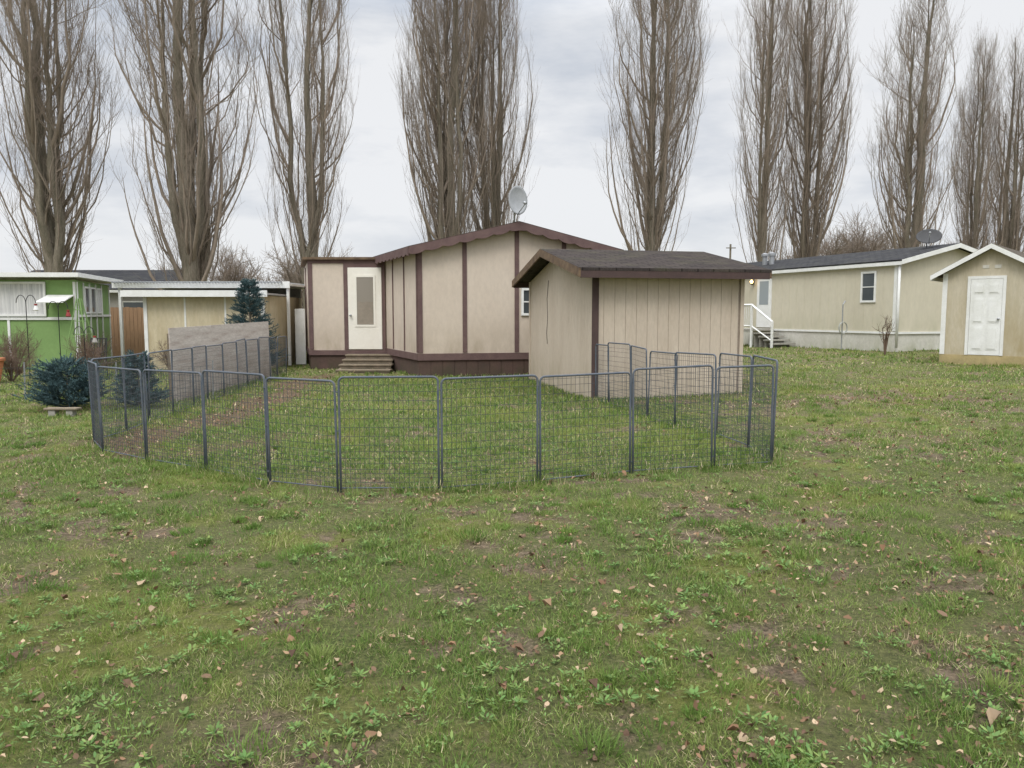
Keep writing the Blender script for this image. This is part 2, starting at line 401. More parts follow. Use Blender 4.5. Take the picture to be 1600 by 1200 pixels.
def lineblades(pts,per,h,wd,sig):
    for a,b_ in zip(pts[:-1],pts[1:]):
        L=math.dist(a,b_); n=int(L*per); t=rng.rand(n); x=a[0]+(b_[0]-a[0])*t+rng.normal(0,sig,n); y=a[1]+(b_[1]-a[1])*t+rng.normal(0,sig,n)
        k=(fbm(x*2.5,y*2.5+4,2)>.36)&(pathmask(x,y)<.4); 
        for P in FOOT: k&=~inpoly(x,y,P)
        x=x[k];y=y[k]; n=len(x)
        Bs.append(np.stack([x,y,gz(x,y)-.008],-1)); Hs.append(h*rng.uniform(.4,1.4,n)); Ws.append(np.full(n,wd))
        C=pal[rng.choice([0,0,1,1,2,4],n)]*rng.uniform(.6,1.15,(n,1)); Cs.append(C)
        Ls.append(np.stack([rng.normal(0,.35,n),rng.normal(0,.35,n),np.ones(n)],-1))
lineblades(FRONT,1300,.100,.0052,.08); lineblades(LEFT,300,.11,.010,.10); lineblades(RIGHT,500,.10,.009,.09)
lineblades([tuple(SA+sex*SL),tuple(SA),tuple(SA+sey*SD)],400,.08,.010,.06)
lineblades([tuple(HA+hd*2),tuple(HA),tuple(HA+hg*3)],300,.09,.013,.10)
nt_=900; ty=2.0+11*rng.rand(nt_)**1.25; tx=rng.uniform(-1,1,nt_)*(.7*ty+1); 
for i in range(nt_):
    a1=np.array([tx[i]]); b1=np.array([ty[i]])
    if pathmask(a1,b1)[0]>.4 : continue
    if any(inpoly(a1,b1,P)[0] for P in FOOT): continue
    n=rng.randint(40,150); r=rng.uniform(.04,.15); a=rng.uniform(0,6.28,n); q=r*np.sqrt(rng.rand(n))
    x=tx[i]+np.cos(a)*q; y=ty[i]+np.sin(a)*q
    Bs.append(np.stack([x,y,gz(x,y)-.008],-1)); Hs.append(rng.uniform(.03,.078)*rng.uniform(.5,1.2,n)); Ws.append(np.full(n,.0038 if ty[i]<5 else .006))
    base=pal[rng.choice([0,0,1,1,2])]*rng.uniform(.85,1.15); Cs.append(base*rng.uniform(.7,1.2,(n,1)))
    Ls.append(np.stack([np.cos(a)*q/r*.9+rng.normal(0,.2,n),np.sin(a)*q/r*.9+rng.normal(0,.2,n),np.ones(n)],-1))
B=np.concatenate(Bs);H=np.concatenate(Hs);Wd=np.concatenate(Ws);C=np.concatenate(Cs);D=np.concatenate(Ls)
n=len(B); print('blades',n)
V,Q,T=blades(B,D,H,Wd,rng.uniform(.05,.7,n),rng.uniform(0,6.28,n))
g_=npobj('grass',V,Q,T,m_col,np.repeat(C,5,0)); g_['kind']='stuff'; g_['label']='short patchy lawn grass with tufts'; 
def leaves(B,az,pitch,L,Wd,curl):
    n=len(B); f=np.stack([np.cos(az)*np.cos(pitch),np.sin(az)*np.cos(pitch),np.sin(pitch)],-1); s=np.stack([-np.sin(az),np.cos(az),np.zeros(n)],-1)
    up=np.cross(f,s); L=L[:,None];Wd=Wd[:,None];c=curl[:,None]
    P=[B,B+f*L*.3+s*Wd*.42+up*c*Wd,B+f*L*.7+s*Wd*.4+up*c*Wd*1.1,B+f*L+up*c*L*-.25,B+f*L*.7-s*Wd*.4+up*c*Wd*.8,B+f*L*.3-s*Wd*.42+up*c*Wd,B+f*L*.5]
    V=np.stack(P,1).reshape(-1,3); k=np.arange(n)[:,None]*7
    return V,np.concatenate([k+np.array([[0,1,6,5]]),k+np.array([[1,2,3,6]]),k+np.array([[6,3,4,5]])])
WB=[];WA=[];WP=[];WL=[];WW=[];WC=[]
for i in range(3600):
    y=2.0+9*rng.rand()**1.4; x=rng.uniform(-1,1)*(.7*y+.8)
    if fbm(np.array([x*1.6+8]),np.array([y*1.6+2]),2)[0]<.45: continue
    if pathmask(np.array([x]),np.array([y]))[0]>.3: continue
    k=rng.randint(7,22); a0=rng.rand()*6.28; s=rng.uniform(.012,.036); sp0=rng.uniform(.0,.06)
    for j in range(k):
        a_=a0+j*2.4+rng.normal(0,.25); WB.append((x+math.cos(a_)*sp0*rng.rand(),y+math.sin(a_)*sp0*rng.rand(),G(x,y)+.008+.016*rng.rand())); WA.append(a_); WP.append(rng.uniform(.0,.8)); WL.append(s*rng.uniform(.6,1.3)); WW.append(s*rng.uniform(.3,.55))
        WC.append(np.array([.18,.285,.085])*rng.uniform(.6,1.3)*np.array([rng.uniform(.85,1.25),1,1]))
V,Q=leaves(np.array(WB),np.array(WA),np.array(WP),np.array(WL),np.array(WW),rng.uniform(-.1,.25,len(WB)))
o=npobj('weeds',V,Q,None,m_col,np.repeat(np.array(WC),7,0)); o['kind']='stuff'; o['label']='broad leaved weeds growing through the lawn'
n=22000; y=1.9+15*rng.rand(n)**1.25; x=rng.uniform(-1,1,n)*(.7*y+1)
k=(rng.rand(n)<(.26+.7*baremask(x,y)+.18*(x>0))*ss(.34,.56,fbm(x*1.1+5,y*1.1,3))*1.5)&(~inpen_(x,y)|(rng.rand(n)<.2))
for P in FOOT: k&=~inpoly(x,y,P)
x=x[k];y=y[k]
xe=rng.normal(6.3,1.1,520); ye=rng.normal(12.2,.7,520); x=np.r_[x,xe]; y=np.r_[y,ye]
yp=rng.uniform(8.2,19.5,1700); xp=-4.66+.22*np.sin(yp*.6)+.9*np.clip(9.5-yp,0,2)*.6+rng.normal(0,.5,1700); x=np.r_[x,xp]; y=np.r_[y,yp]; n=len(x)
lc=np.array([[.24,.14,.08],[.32,.21,.125],[.14,.085,.055],[.46,.34,.22],[.19,.12,.075]])[rng.randint(0,5,n)]*rng.uniform(.7,1.15,(n,1))
sz=rng.uniform(.012,.032,n)*np.where(rng.rand(n)<.12,1.9,1)
V,Q=leaves(np.stack([x,y,gz(x,y)+rng.uniform(.012,.032,n)],-1),rng.uniform(0,6.28,n),rng.normal(0,.45,n),sz,sz*rng.uniform(.5,1,n),rng.uniform(-.5,.7,n))
o=npobj('fallen_leaves',V,Q,None,m_leaf,np.repeat(lc,7,0)); o['kind']='stuff'; o['label']='dry brown fallen leaves scattered on the lawn'

# ------------------------------------------------------------ branch tubes
def tubes(P,R,S):
    M_,K,_=P.shape; d=P[:,-1]-P[:,0]; d/=np.maximum(np.linalg.norm(d,axis=1,keepdims=True),1e-6)
    ref=np.where(np.abs(d[:,2:3])>.8,np.array([[1.,0,0]]),np.array([[0,0,1.]])); a=np.cross(d,ref); a/=np.linalg.norm(a,axis=1,keepdims=True); b=np.cross(d,a)
    t=np.arange(S)*2*np.pi/S
    off=a[:,None,None,:]*np.cos(t)[None,None,:,None]+b[:,None,None,:]*np.sin(t)[None,None,:,None]
    V=P[:,:,None,:]+off*R[:,:,None,None]
    I=np.arange(M_*K*S).reshape(M_,K,S)
    J=np.roll(I,-1,axis=2)
    Q=np.stack([I[:,:-1],J[:,:-1],J[:,1:],I[:,1:]],-1).reshape(-1,4)
    return V.reshape(-1,3),Q
def join(parts):
    V=[];Q=[];o=0
    for v,q in parts: V.append(v);Q.append(q+o);o+=len(v)
    return np.concatenate(V),np.concatenate(Q)
def samp(P,idx,s):
    K=P.shape[1]; f=np.clip(s*(K-1),0,K-1.001); i=f.astype(int); t=(f-i)[:,None]
    a=P[idx,i];b=P[idx,i+1]; d=b-a; d=d/np.maximum(np.linalg.norm(d,axis=1,keepdims=True),1e-6)
    return a*(1-t)+b*t,d
def kids(rg,P,per,smin,lmin,lmax,ta,spr,up,curv,K,smax=1.0):
    M_=P.shape[0]; idx=np.repeat(np.arange(M_),per); n=len(idx); s=rg.uniform(smin,smax,n)
    b,d=samp(P,idx,s); r=rg.normal(size=(n,3)); r/=np.linalg.norm(r,axis=1,keepdims=True); 
    D=d*ta+r*spr; D[:,2]+=up; D/=np.linalg.norm(D,axis=1,keepdims=True)
    L=rg.uniform(lmin,lmax,n)*(1.15-.5*s); t=np.linspace(0,1,K)[None,:,None]
    Q=b[:,None]+D[:,None]*L[:,None,None]*t; Q[:,:,2]+=(curv*L[:,None]*t[:,:,0]**2)
    Q[:,1:]+=rg.normal(0,.03,(n,K-1,3))*L[:,None,None]
    return Q,L
def poplar(seed,H=24,W=3.0,stems=3,nl=30,tw=6,fork=(1.5,6),tr=.34):
    rg=np.random.RandomState(seed); K=26; st=[];sr=[]
    for j in range(stems):
        zf=0 if j==0 else rg.uniform(*fork); az=rg.uniform(0,6.28) if j==0 else az0+j*6.28/stems+rg.normal(0,.5); 
        if j==0: az0=az
        Hj=H*(1 if j==0 else rg.uniform(.75,.97)); z=np.linspace(0,1,K)**1.1*Hj
        off=(0.15 if j==0 else rg.uniform(.45,1.0)*W/3)*ss(zf,zf+4,z)+ss(zf+4,Hj,z)*rg.uniform(0,.6)
        x=off*np.cos(az)+.09*np.sin(z*.5+rg.rand()*6)+.05*np.sin(z*1.3+rg.rand()*6); y=off*np.sin(az)+.09*np.sin(z*.45+rg.rand()*6)
        x+=rg.normal(0,.025,K); y+=rg.normal(0,.025,K)
        x-= (x[0]); y-=(y[0])
        st.append(np.stack([x,y,z-.2],-1)); r=(tr if j==0 else tr*.62)*(1-z/Hj)**1.05+.014; r=r*(1+.6*np.exp(-z/.8))*rg.uniform(.90,1.12,K) ; sr.append(r)
    S=np.array(st);SR=np.array(sr)
    tv,tq=tubes(S,SR,12); tv=tv+rg.normal(0,.012,tv.shape)
    n=nl*stems; idx=rg.randint(0,stems,n); s=.06+.88*rg.rand(n)**.95; b,d=samp(S,idx,s); z0=b[:,2]; h=z0/H
    pr=np.interp(h,[0,.10,.3,.5,.8,1],[.62,.92,1,.90,.5,.15])
    az=np.arctan2(b[:,1],b[:,0])+rg.normal(0,1.4,n); ro=W*pr*rg.uniform(.3,1,n)**.8; L=np.clip((H-z0)*rg.uniform(.18,.5,n)+.8,1.2,8.5)
    t=np.linspace(0,1,9)[None,:]
    rad=ro[:,None]*(1-(1-t)**2.2)*.9; hh=L[:,None]*(.22*t+.78*t**1.2)
    P=np.stack([b[:,0:1]+rad*np.cos(az)[:,None],b[:,1:2]+rad*np.sin(az)[:,None],b[:,2:3]+hh],-1)
    P[:,1:]+=np.cumsum(rg.normal(0,.055,(n,8,3)),axis=1)+rg.normal(0,.035,(n,8,3))
    rr=np.hypot(P[...,0],P[...,1]); mx=W*np.interp(P[...,2]/H,[0,.10,.3,.5,.8,1,1.1],[.6,.95,1.05,.98,.60,.2,.1])*1.05; k=np.minimum(1,mx/np.maximum(rr,.01)); P[...,0]*=k;P[...,1]*=k
    big=np.where(rg.rand(n)<.25,1.6,.72)[:,None]
    LR=((.010+.0066*L)[:,None]*big)*((1-t)**.9*.9+.10)
    parts=[tubes(P,LR,5)]
    c,cl2=kids(rg,P,8,.06,.8,2.7,.6,.66,.65,.35,5); 
    parts.append(tubes(c,(.004+.0032*cl2)[:,None]*np.array([[1,.8,.62,.45,.3]]),3))
    t1,l1=kids(rg,c,tw,.05,.35,1.15,.55,.68,.55,.3,3); parts.append(tubes(t1,np.full((len(t1),3),1.)*np.array([[.0048,.0040,.0026]]),3))
    t2,l2=kids(rg,P,9,.04,.3,1.3,.25,.85,.55,.35,3); parts.append(tubes(t2,np.full((len(t2),3),1.)*np.array([[.0054,.0044,.0028]]),3))
    t3,l3=kids(rg,S,120,.05,.4,1.9,.15,.8,.55,.4,3); parts.append(tubes(t3,np.full((len(t3),3),1.)*np.array([[.008,.006,.0035]]),3))
    return (tv,tq),join(parts)
meshes=[]
for cfg in [dict(seed=1,stems=4,nl=30,fork=(1.2,4),tw=6,tr=.38),dict(seed=2,stems=5,nl=26,fork=(.6,3.5),tw=6,tr=.40),dict(seed=3,stems=3,nl=38,fork=(1.5,5),tw=6,tr=.36),dict(seed=4,stems=4,nl=42,fork=(1,4),tw=7,tr=.36),dict(seed=5,stems=4,nl=40,fork=(1,6),tw=7,tr=.36)]:
    (tv,tq),(cv,cq)=poplar(**cfg)
    a=npobj('trunk',tv,tq,None,m_bark,smooth=True); b=npobj('crown',cv,cq,None,m_twig)
    meshes.append((a.data,b.data)); bpy.data.objects.remove(a); bpy.data.objects.remove(b)
TREES=[(-21.3,36,0,1.05,1.0,.3),(-14.9,35.5,1,1.08,1.0,2.2),(-10.0,38,2,.80,1.0,4.0),(-3.1,39.5,3,.86,1.02,1.1),(-.9,41.5,4,.76,.98,5.0),
 (7.6,42,4,.90,1.05,.4),(14.6,45.5,2,.72,1.0,1.9),(17.6,46.5,3,.80,1.02,3.3),(25.7,50,0,.96,.97,2.6),(33.8,57,4,.66,.87,2.9),(36.7,58,1,.80,.89,.9),(-27.5,38,3,.8,1,2)]
for (x,y,mi,sx,sz_,r) in TREES:
    e=bpy.data.objects.new('poplar_tree',None); COL.objects.link(e); e.location=(x,y,G(x,y)); e.rotation_euler=(0,0,r); e.scale=(sx,sx,sz_)
    e['label']='tall bare columnar poplar with upright leafless branches'; e['category']='tree'; e['group']='row of bare poplars behind the homes'
    for nm,me in zip(('trunk','crown'),meshes[mi]):
        o=bpy.data.objects.new(nm,me); COL.objects.link(o); o.parent=e
def bush(seed,H,W,nst,thick=.02,per=(9,7)):
    rg=np.random.RandomState(seed); az=rg.uniform(0,6.28,nst); sp_=rg.uniform(.1,1,nst); t=np.linspace(0,1,6)[None,:]
    L=H*rg.uniform(.6,1,nst)[:,None]
    P=np.stack([np.cos(az)[:,None]*W*.5*sp_[:,None]*t**1.1,np.sin(az)[:,None]*W*.5*sp_[:,None]*t**1.1,L*(t*(1.2-.2*t))*(.95-.25*sp_[:,None]*t)],-1)
    P[:,1:]+=np.cumsum(rg.normal(0,.018*H,(nst,5,3)),axis=1)*.7
    R0_=thick*np.array([[1,.85,.7,.55,.4,.25]])*np.ones((nst,1))
    c,_=kids(rg,P,per[0],.25,.18*H,.4*H,.7,.8,.3,.1,4); d,_=kids(rg,c,per[1],.15,.06*H,.2*H,.6,.8,.2,.1,3)
    return tubes(P,R0_,5),join([tubes(c,thick*.35*np.array([[1,.8,.6,.35]])*np.ones((len(c),1)),3),tubes(d,thick*.17*np.array([[1,.8,.5]])*np.ones((len(d),1)),3)])
def place_bush(name,x,y,seed,H,W,nst,thick,label,cat,group=None,m=None,per=(9,7)):
    a,c_=bush(seed,H,W,nst,thick,per)
    e=bpy.data.objects.new(name,None); COL.objects.link(e); e.location=(x,y,G(x,y)-.03); e['label']=label;e['category']=cat
    if group: e['group']=group
    npobj('trunk',a[0],a[1],None,m or m_bark,parent=e); npobj('crown',c_[0],c_[1],None,m or m_twig,parent=e)
for i,(x,y,H_,W_) in enumerate([(26.0,62,9.2,10),(30.0,66,8.5,9),(22.0,60,6.5,6),(-22,60,7,9),(-16.5,62,7,8),(40,66,8,8),(12,68,7,7)]):
    place_bush('bare_tree',x,y,20+i,H_,W_,16,.08,'rounded bare deciduous tree beyond the homes','tree','bare trees beyond the homes',per=(16,14))
for i,(x,y,H_,W_) in enumerate([(-12.6,19.5,1.3,1.4),(-14.3,20.2,1.5,1.3),(-11.2,20.5,1.2,1.2),(-10.2,18.6,1.0,1.2),(-13.2,17.0,.8,1.0),(-8.6,19.4,1.0,1.0),(-11.9,18.2,.9,1.1)]):
    place_bush('bare_shrub',x,y,50+i,H_,W_,16,.014,'twiggy leafless shrub beside the green home','shrub','leafless garden shrubs',m_twig2,per=(10,8))
place_bush('sapling',11.75,24.2,70,1.55,.55,4,.03,'thin bare sapling in front of the cream home','sapling',None,m_twig2,per=(4,3))

def spruce(name,x,y,h,r,seed,label,nb=230,low=0.0):
    rg=np.random.RandomState(seed); e=bpy.data.objects.new(name,None); COL.objects.link(e); e.location=(x,y,G(x,y)); e['label']=label; e['category']='spruce'
    t=np.linspace(0,1,5)[None,:]
    S=np.stack([0*t,0*t,t*h*.96],-1); v,q=tubes(S,np.array([[.04,.03,.022,.014,.006]])*(h/1.5),6); npobj('trunk',v,q,None,m_bark,parent=e)
    z=h*(low+(1-low)*rg.rand(nb)**1.2)*.97; L=r*(1-z/h)**(.75 if low==0 else .5)*rg.uniform(.55,1.15,nb)+.05; az=rg.uniform(0,6.28,nb)
    P=np.stack([np.cos(az)[:,None]*L[:,None]*t,np.sin(az)[:,None]*L[:,None]*t,z[:,None]+L[:,None]*(.25*t+.1*t**2)],-1)
    c,_=kids(rg,P,7,.3,.07,.2,.8,.6,.15,0,3)
    bv,bq=join([tubes(P,np.ones((nb,5))*.006,3),tubes(c,np.ones((len(c),3))*.006,3)])
    al=np.concatenate([c[:,[0,2]],P[:,[2,4]]]); per=24; idx=np.repeat(np.arange(len(al)),per); s=rg.rand(len(idx))[:,None]
    Bp=al[idx,0]*(1-s)+al[idx,1]*s; d=al[idx,1]-al[idx,0]; d/=np.linalg.norm(d,axis=1,keepdims=True); rr=rg.normal(size=d.shape)
    D=d*.7+rr/np.linalg.norm(rr,axis=1,keepdims=True)
    V,Q,T=blades(Bp,D,rg.uniform(.02,.045,len(Bp)),np.full(len(Bp),.0055),np.zeros(len(Bp)),rg.uniform(0,6.28,len(Bp)))
    base=np.array([.085,.145,.15]); cc=base*rg.uniform(.45,1.7,(len(al),1)); C_=np.repeat(cc[idx]*rg.uniform(.8,1.2,(len(idx),1)),5,0)
    V2=np.concatenate([V,bv]); C2=np.concatenate([C_,np.tile(base*.6,(len(bv),1))]); Q2=np.concatenate([Q,bq+len(V)])
    npobj('crown',V2,Q2,T,m_needle,C2,parent=e)
spruce('blue_spruce',-7.0,20.6,2.52,.90,1,'conical blue spruce rising above weathered plywood',480)
spruce('blue_spruce',-7.5,12.9,.80,.68,2,'low spreading blue spruce beside a wire fence',230,.02)
spruce('blue_spruce',-6.3,12.9,.90,.42,3,'small blue spruce by the pen and plywood',170)

# ------------------------------------------------------------ pen panels
def panel(a,b,H=1.0):
    a=np.array(a);b=np.array(b); L=np.linalg.norm(b-a); d=(b-a)/L
    za,zb_=G(*a),G(*b); jt=random.uniform(-.012,.012); nrm=np.array([-d[1],d[0]])
    T=Thing('pen_panel',(float(a[0]),float(a[1]),za),math.atan2(d[1],d[0]),'dull blue-grey steel and wire pen panel on grass','fence panel','linked wire panels of the dog pen')
    lean=random.uniform(-.03,.03)
    def pt(s,z):
        g=za+(zb_-za)*s/L; p_=a+d*s+nrm*(lean*z)
        return (p_[0],p_[1],g+z+jt*(z>.3))
    i0,i1=.015,L-.015; R=.045
    arc=lambda cx,cz,t0,t1:[pt(cx+R*math.cos(t),cz+R*math.sin(t)) for t in np.linspace(t0,t1,5)]
    fr=MB(); fr.path([pt(i0,-.05),pt(i0,.5)]+arc(i0+R,H-R,math.pi,math.pi/2)+arc(i1-R,H-R,math.pi/2,0)+[pt(i1,.5),pt(i1,-.05)],.0105,8)
    fr.path([pt(i0,.03),pt(i1,.03)],.006,6)
    for z in (.12,.55,.9):
        fr.path([pt(i1+.0,z),pt(i1+.034,z)],.006,6)
    T.add('frame',fr,m_steel,smooth=True)
    wr=MB(); n=int(L/.045)
    for k in range(1,n): 
        s=i0+(i1-i0)*k/n; wr.path([pt(s,.03),pt(s,H)],.0021,3)
    for z in [.08,.12,.16,.2,.25,.3,.36,.42,.5,.58,.66,.74,.82,.9,.96]:
        wr.path([pt(i0,z),pt(i1,z)],.0020,3)
    T.add('wire_mesh',wr,m_wire)
    return T
for L_ in (FRONT,LEFT,RIGHT):
    for a,b_ in zip(L_[:-1],L_[1:]): panel(a,b_,random.uniform(.985,1.04))
T=Thing('wire_fence',(-8,13.6,0),0,'low sagging wire garden fence on thin stakes','fence')
mp=MB(); mw=MB(); fp=[(-5.6,14.3),(-7.2,13.9),(-8.8,13.8),(-10.4,13.5),(-12.2,13.4)]
for a in fp: mp.path([(a[0],a[1],G(*a)-.05),(a[0]+.02,a[1],G(*a)+.72)],.012,6)
for a,b_ in zip(fp[:-1],fp[1:]):
    L=math.dist(a,b_)
    for z in (.05,.15,.25,.37,.5,.63): mw.path([(a[0],a[1],z),((a[0]+b_[0])/2,(a[1]+b_[1])/2,z-.02),(b_[0],b_[1],z)],.0022,3)
    for k in range(int(L/.1)):
        t=k/(L/.1); mw.path([(a[0]+(b_[0]-a[0])*t,a[1]+(b_[1]-a[1])*t,.02),(a[0]+(b_[0]-a[0])*t,a[1]+(b_[1]-a[1])*t,.62)],.0020,3)
T.add('post',mp,m_metal); T.add('wire_mesh',mw,m_wire)

# ------------------------------------------------------------ garden shed
def L2(p,q): return float(np.linalg.norm(np.array(p)-np.array(q)))
z0=G(1.4,13.5)-.05
P0=SA;P1=SA+sex*SL;P2=P1+sey*SD;P3=SA+sey*SD
ev=2.335; rd=2.80
T=Thing('garden_shed',(float(SA[0]),float(SA[1]),z0),th,'tan grooved plywood shed with brown shingle roof','shed')
bk=MB()
gab=lambda D_:(lambda s:ev+(rd-ev)*(1-abs(s-D_/2)/(D_/2)))
bk.prof(P0,P1,[.03,SL-.03],z0,ev,-.09,-.006); bk.prof(P2,P3,[.03,SL-.03],z0,ev,-.09,-.006)
bk.prof(P3,P0,[0,SD/2,SD],z0,gab(SD),-.09,-.006); bk.prof(P1,P2,[0,SD/2,SD],z0,gab(SD),-.09,-.006)
T.add('wall',bk,m_shedback)
def planks(mb,p0,p1,zb,ztf,pw=.203,gap=.008,o=(-.006,0)):
    L=L2(p0,p1); s=0.0
    while s<L-.02:
        e=min(s+pw-gap,L)
        ks=[s,e]
        if s<L/2<e: ks=[s,L/2,e]
        mb.prof(p0,p1,ks,zb,ztf,o[0],o[1]); s+=pw
pm=MB(); planks(pm,P0,P1,z0+.03,lambda s:ev); planks(pm,P3,P0,z0+.03,gab(SD)); planks(pm,P1,P2,z0+.03,gab(SD)); planks(pm,P2,P3,z0+.03,lambda s:ev)
T.add('siding',pm,m_shedw)
tm=MB(); tm.strip(P0,P1,-.02,.10,z0,ev+.02,.002,.024)
T.add('corner_trim',tm,m_shtrim)
tm=MB(); tm.strip(P3,P0,-.02,.09,z0,ev,.002,.022); tm.strip(P0,P1,SL-.05,SL+.02,z0,ev,.002,.018)
T.add('corner_trim',tm,m_shedw)
def gable_roof(T,F,ex,ey,L,D_,ev,rd,og,oe,th_=.05,m=None,mf=None,fd=.14,mfg=None,name='roof'):
    sl=(rd-ev)/(D_/2); pt=lambda x,y,z:(F[0]+ex[0]*x+ey[0]*y,F[1]+ex[1]*x+ey[1]*y,z)
    ze=ev-sl*oe; up=.06
    r=MB()
    r.slab([pt(-og,-oe,ze+up+th_),pt(L+og,-oe,ze+up+th_),pt(L+og,D_/2,rd+up+th_),pt(-og,D_/2,rd+up+th_)],th_)
    r.slab([pt(-og,D_/2,rd+up+th_),pt(L+og,D_/2,rd+up+th_),pt(L+og,D_+oe,ze+up+th_),pt(-og,D_+oe,ze+up+th_)],th_)
    ro=T.add(name,r,m)
    f_=MB()
    a=np.array(F)+ex*(-og)+ey*(-oe); b_=np.array(F)+ex*(L+og)+ey*(-oe)
    f_.strip(a,b_,.03,L+2*og-.03,ze+up-fd+.03,ze+up+th_-.012,-.03,-.004)
    a2=np.array(F)+ex*(L+og)+ey*(D_+oe); b2=np.array(F)+ex*(-og)+ey*(D_+oe)
    f_.strip(a2,b2,.03,L+2*og-.03,ze+up-fd+.03,ze+up+th_-.012,-.03,-.004)
    T.add('eave_fascia',f_,mf,parent=ro)
    g=MB(); W_=D_+2*oe; zf=lambda s:ze+up+th_-.008+(rd-ze)*(1-abs(s-W_/2)/(W_/2)); zl=lambda s:zf(s)-fd
    g.prof(b2,a,[0,W_/2,W_],zl,zf,-.028,.006); g.prof(b_,a2,[0,W_/2,W_],zl,zf,-.028,.006)
    T.add('gable_fascia',g,mfg or mf,parent=ro)
    return ro
gable_roof(T,SA,sex,sey,SL,SD,ev,rd,.36,.34,m=m_shroof,mf=m_shtrim,mfg=m_fasciaw,fd=.15)
cb=MB(); cp=lambda s,z:tuple(np.r_[P3+(P0-P3)/SD*s+np.array([(P0-P3)[1],-(P0-P3)[0]])/SD*.012,z])
cb.path([cp(1.75,2.3),cp(1.62,1.9),cp(1.68,1.5),cp(1.6,1.2),cp(1.66,.95)],.005,5)
T.add('cable',cb,m_black,smooth=True)

# ------------------------------------------------------------ main mobile home
A=HA;Cc=HA+hg*HW; Ad=A+hd*HL; Cd=Cc+hd*HL
T=Thing('mobile_home',(float(A[0]),float(A[1]),0),th,'beige mobile home with brown trim and scalloped fascia','house')
EV=3.19; AP=3.78
ztop=lambda s:EV+(AP-EV)*(1-abs(s-HW/2)/(HW/2))
wl=MB(); wl.prof(A,Cc,[0,HW/2,HW],.45,ztop,-.1,0); wl.strip(Ad,A,.1,HL-.02,.45,EV,-.1,0); wl.strip(Cc,Cd,.02,HL,.45,EV,-.1,0)
wl.prof(Cd,Ad,[0.02,HW/2,HW-.02],.45,ztop,-.1,0)
T.add('wall',wl,m_beige)
sk=MB(); sk.strip(A,Cc,0,HW,-.15,.5,-.12,-.015); sk.strip(Ad,A,0,HL-.03,-.15,.5,-.12,-.015); sk.strip(Cc,Cd,.03,HL,-.15,.5,-.12,-.015)
s=.0
while s<HW: sk.strip(A,Cc,s+.01,min(s+.29,HW),-.12,.44,-.015,-.002); s+=.3
T.add('skirting',sk,m_skirt)
tr=MB(); tr.strip(A,Cc,-.03,HW+.03,.43,.60,.001,.036); tr.strip(Ad,A,0,HL-.01,.43,.60,.001,.036)
for s in (.0,1.12,2.46,3.7,HW-.1): tr.strip(A,Cc,s-.01,s+.10,.62,float(ztop(max(s,.01)))-.02,.001,.026)
for s,w_ in ((.03,.10),(1.3,.05),(2.5,.05)): tr.strip(Ad,A,HL-s-w_,HL-s,.62,EV-.03,.001,.026)
T.add('trim',tr,m_mauve)
ro=MB(); ov=.30; ogb=.28
def hp(s,t,z): p_=A+hg*s+hd*t; return (p_[0],p_[1],z)
sl=(AP-EV)/(HW/2); ze=EV-sl*ov+.06
ro.slab([hp(-ov,-ogb,ze+.06),hp(HW/2,-ogb,AP+.12),hp(HW/2,HL+.2,AP+.12),hp(-ov,HL+.2,ze+.06)],.06)
ro.slab([hp(HW/2,-ogb,AP+.12),hp(HW+ov,-ogb,ze+.06),hp(HW+ov,HL+.2,ze+.06),hp(HW/2,HL+.2,AP+.12)],.06)
roo=T.add('roof',ro,m_hroof)
fa=MB(); a=A-hg*ov-hd*ogb; b_=A+hg*(HW+ov)-hd*ogb; W_=HW+2*ov
top=lambda s: ze+.045+(AP+.06-ze)*(1-abs(s-W_/2)/(W_/2))
sc_=.42
def bot(s): return top(s)-.16-.055*abs(math.sin(math.pi*s/sc_))**.7
ssx=list(np.linspace(0,W_,150)); ssx.append(W_/2); ssx=sorted(set(ssx))
fa.prof(a,b_,ssx,bot,top,-.03,.004)
a=Ad-hg*ov; b2=A-hg*ov-hd*ogb; Ls=L2(a,b2)
fa.prof(a,b2,list(np.linspace(0,Ls-.035,260)),lambda s:ze+.045-.16-.055*abs(math.sin(math.pi*s/sc_))**.7,ze+.045,-.03,.004)
T.add('scalloped_fascia',fa,m_mauve,parent=roo)
def window(T,p0,p1,s0,s1,z0,z1,fw=.06,o=0,mf=m_white,mg_=m_glass,name='window',bars=1,parent=None):
    f_=MB(); f_.strip(p0,p1,s0,s1,z0,z0+fw,o+.002,o+.045); f_.strip(p0,p1,s0,s1,z1-fw,z1,o+.002,o+.045)
    f_.strip(p0,p1,s0,s0+fw,z0+fw,z1-fw,o+.002,o+.043); f_.strip(p0,p1,s1-fw,s1,z0+fw,z1-fw,o+.002,o+.043)
    if bars: 
        zm=(z0+z1)/2; f_.strip(p0,p1,s0+fw,s1-fw,zm-.015,zm+.015,o+.014,o+.035)
    g=MB(); g.strip(p0,p1,s0+fw*.9,s1-fw*.9,z0+fw*.9,z1-fw*.9,o+.003,o+.012)
    w_=T.add(name,g,mg_,parent=parent); T.add('frame',f_,mf,parent=w_)
    return w_
window(T,A,Cc,2.62,3.55,1.55,2.25)
E0=np.array([-5.85,22.3]);E1=np.array([-3.66,22.3]); EF=E0+np.array([-1.15,3.8])
ex_=MB(); EW=L2(E0,E1); ez=3.12
ex_.strip(E0,E1,0,EW,.45,ez,-.1,0); ex_.strip(EF,E0,.05,L2(EF,E0)-.02,.45,ez,-.1,0)
exo=T.add('extension',ex_,m_beige)
es=MB(); es.strip(E0,E1,0,EW,-.1,.5,-.12,-.015); es.strip(EF,E0,0,L2(EF,E0)-.03,-.1,.5,-.12,-.015)
T.add('skirting',es,m_skirt,parent=exo)
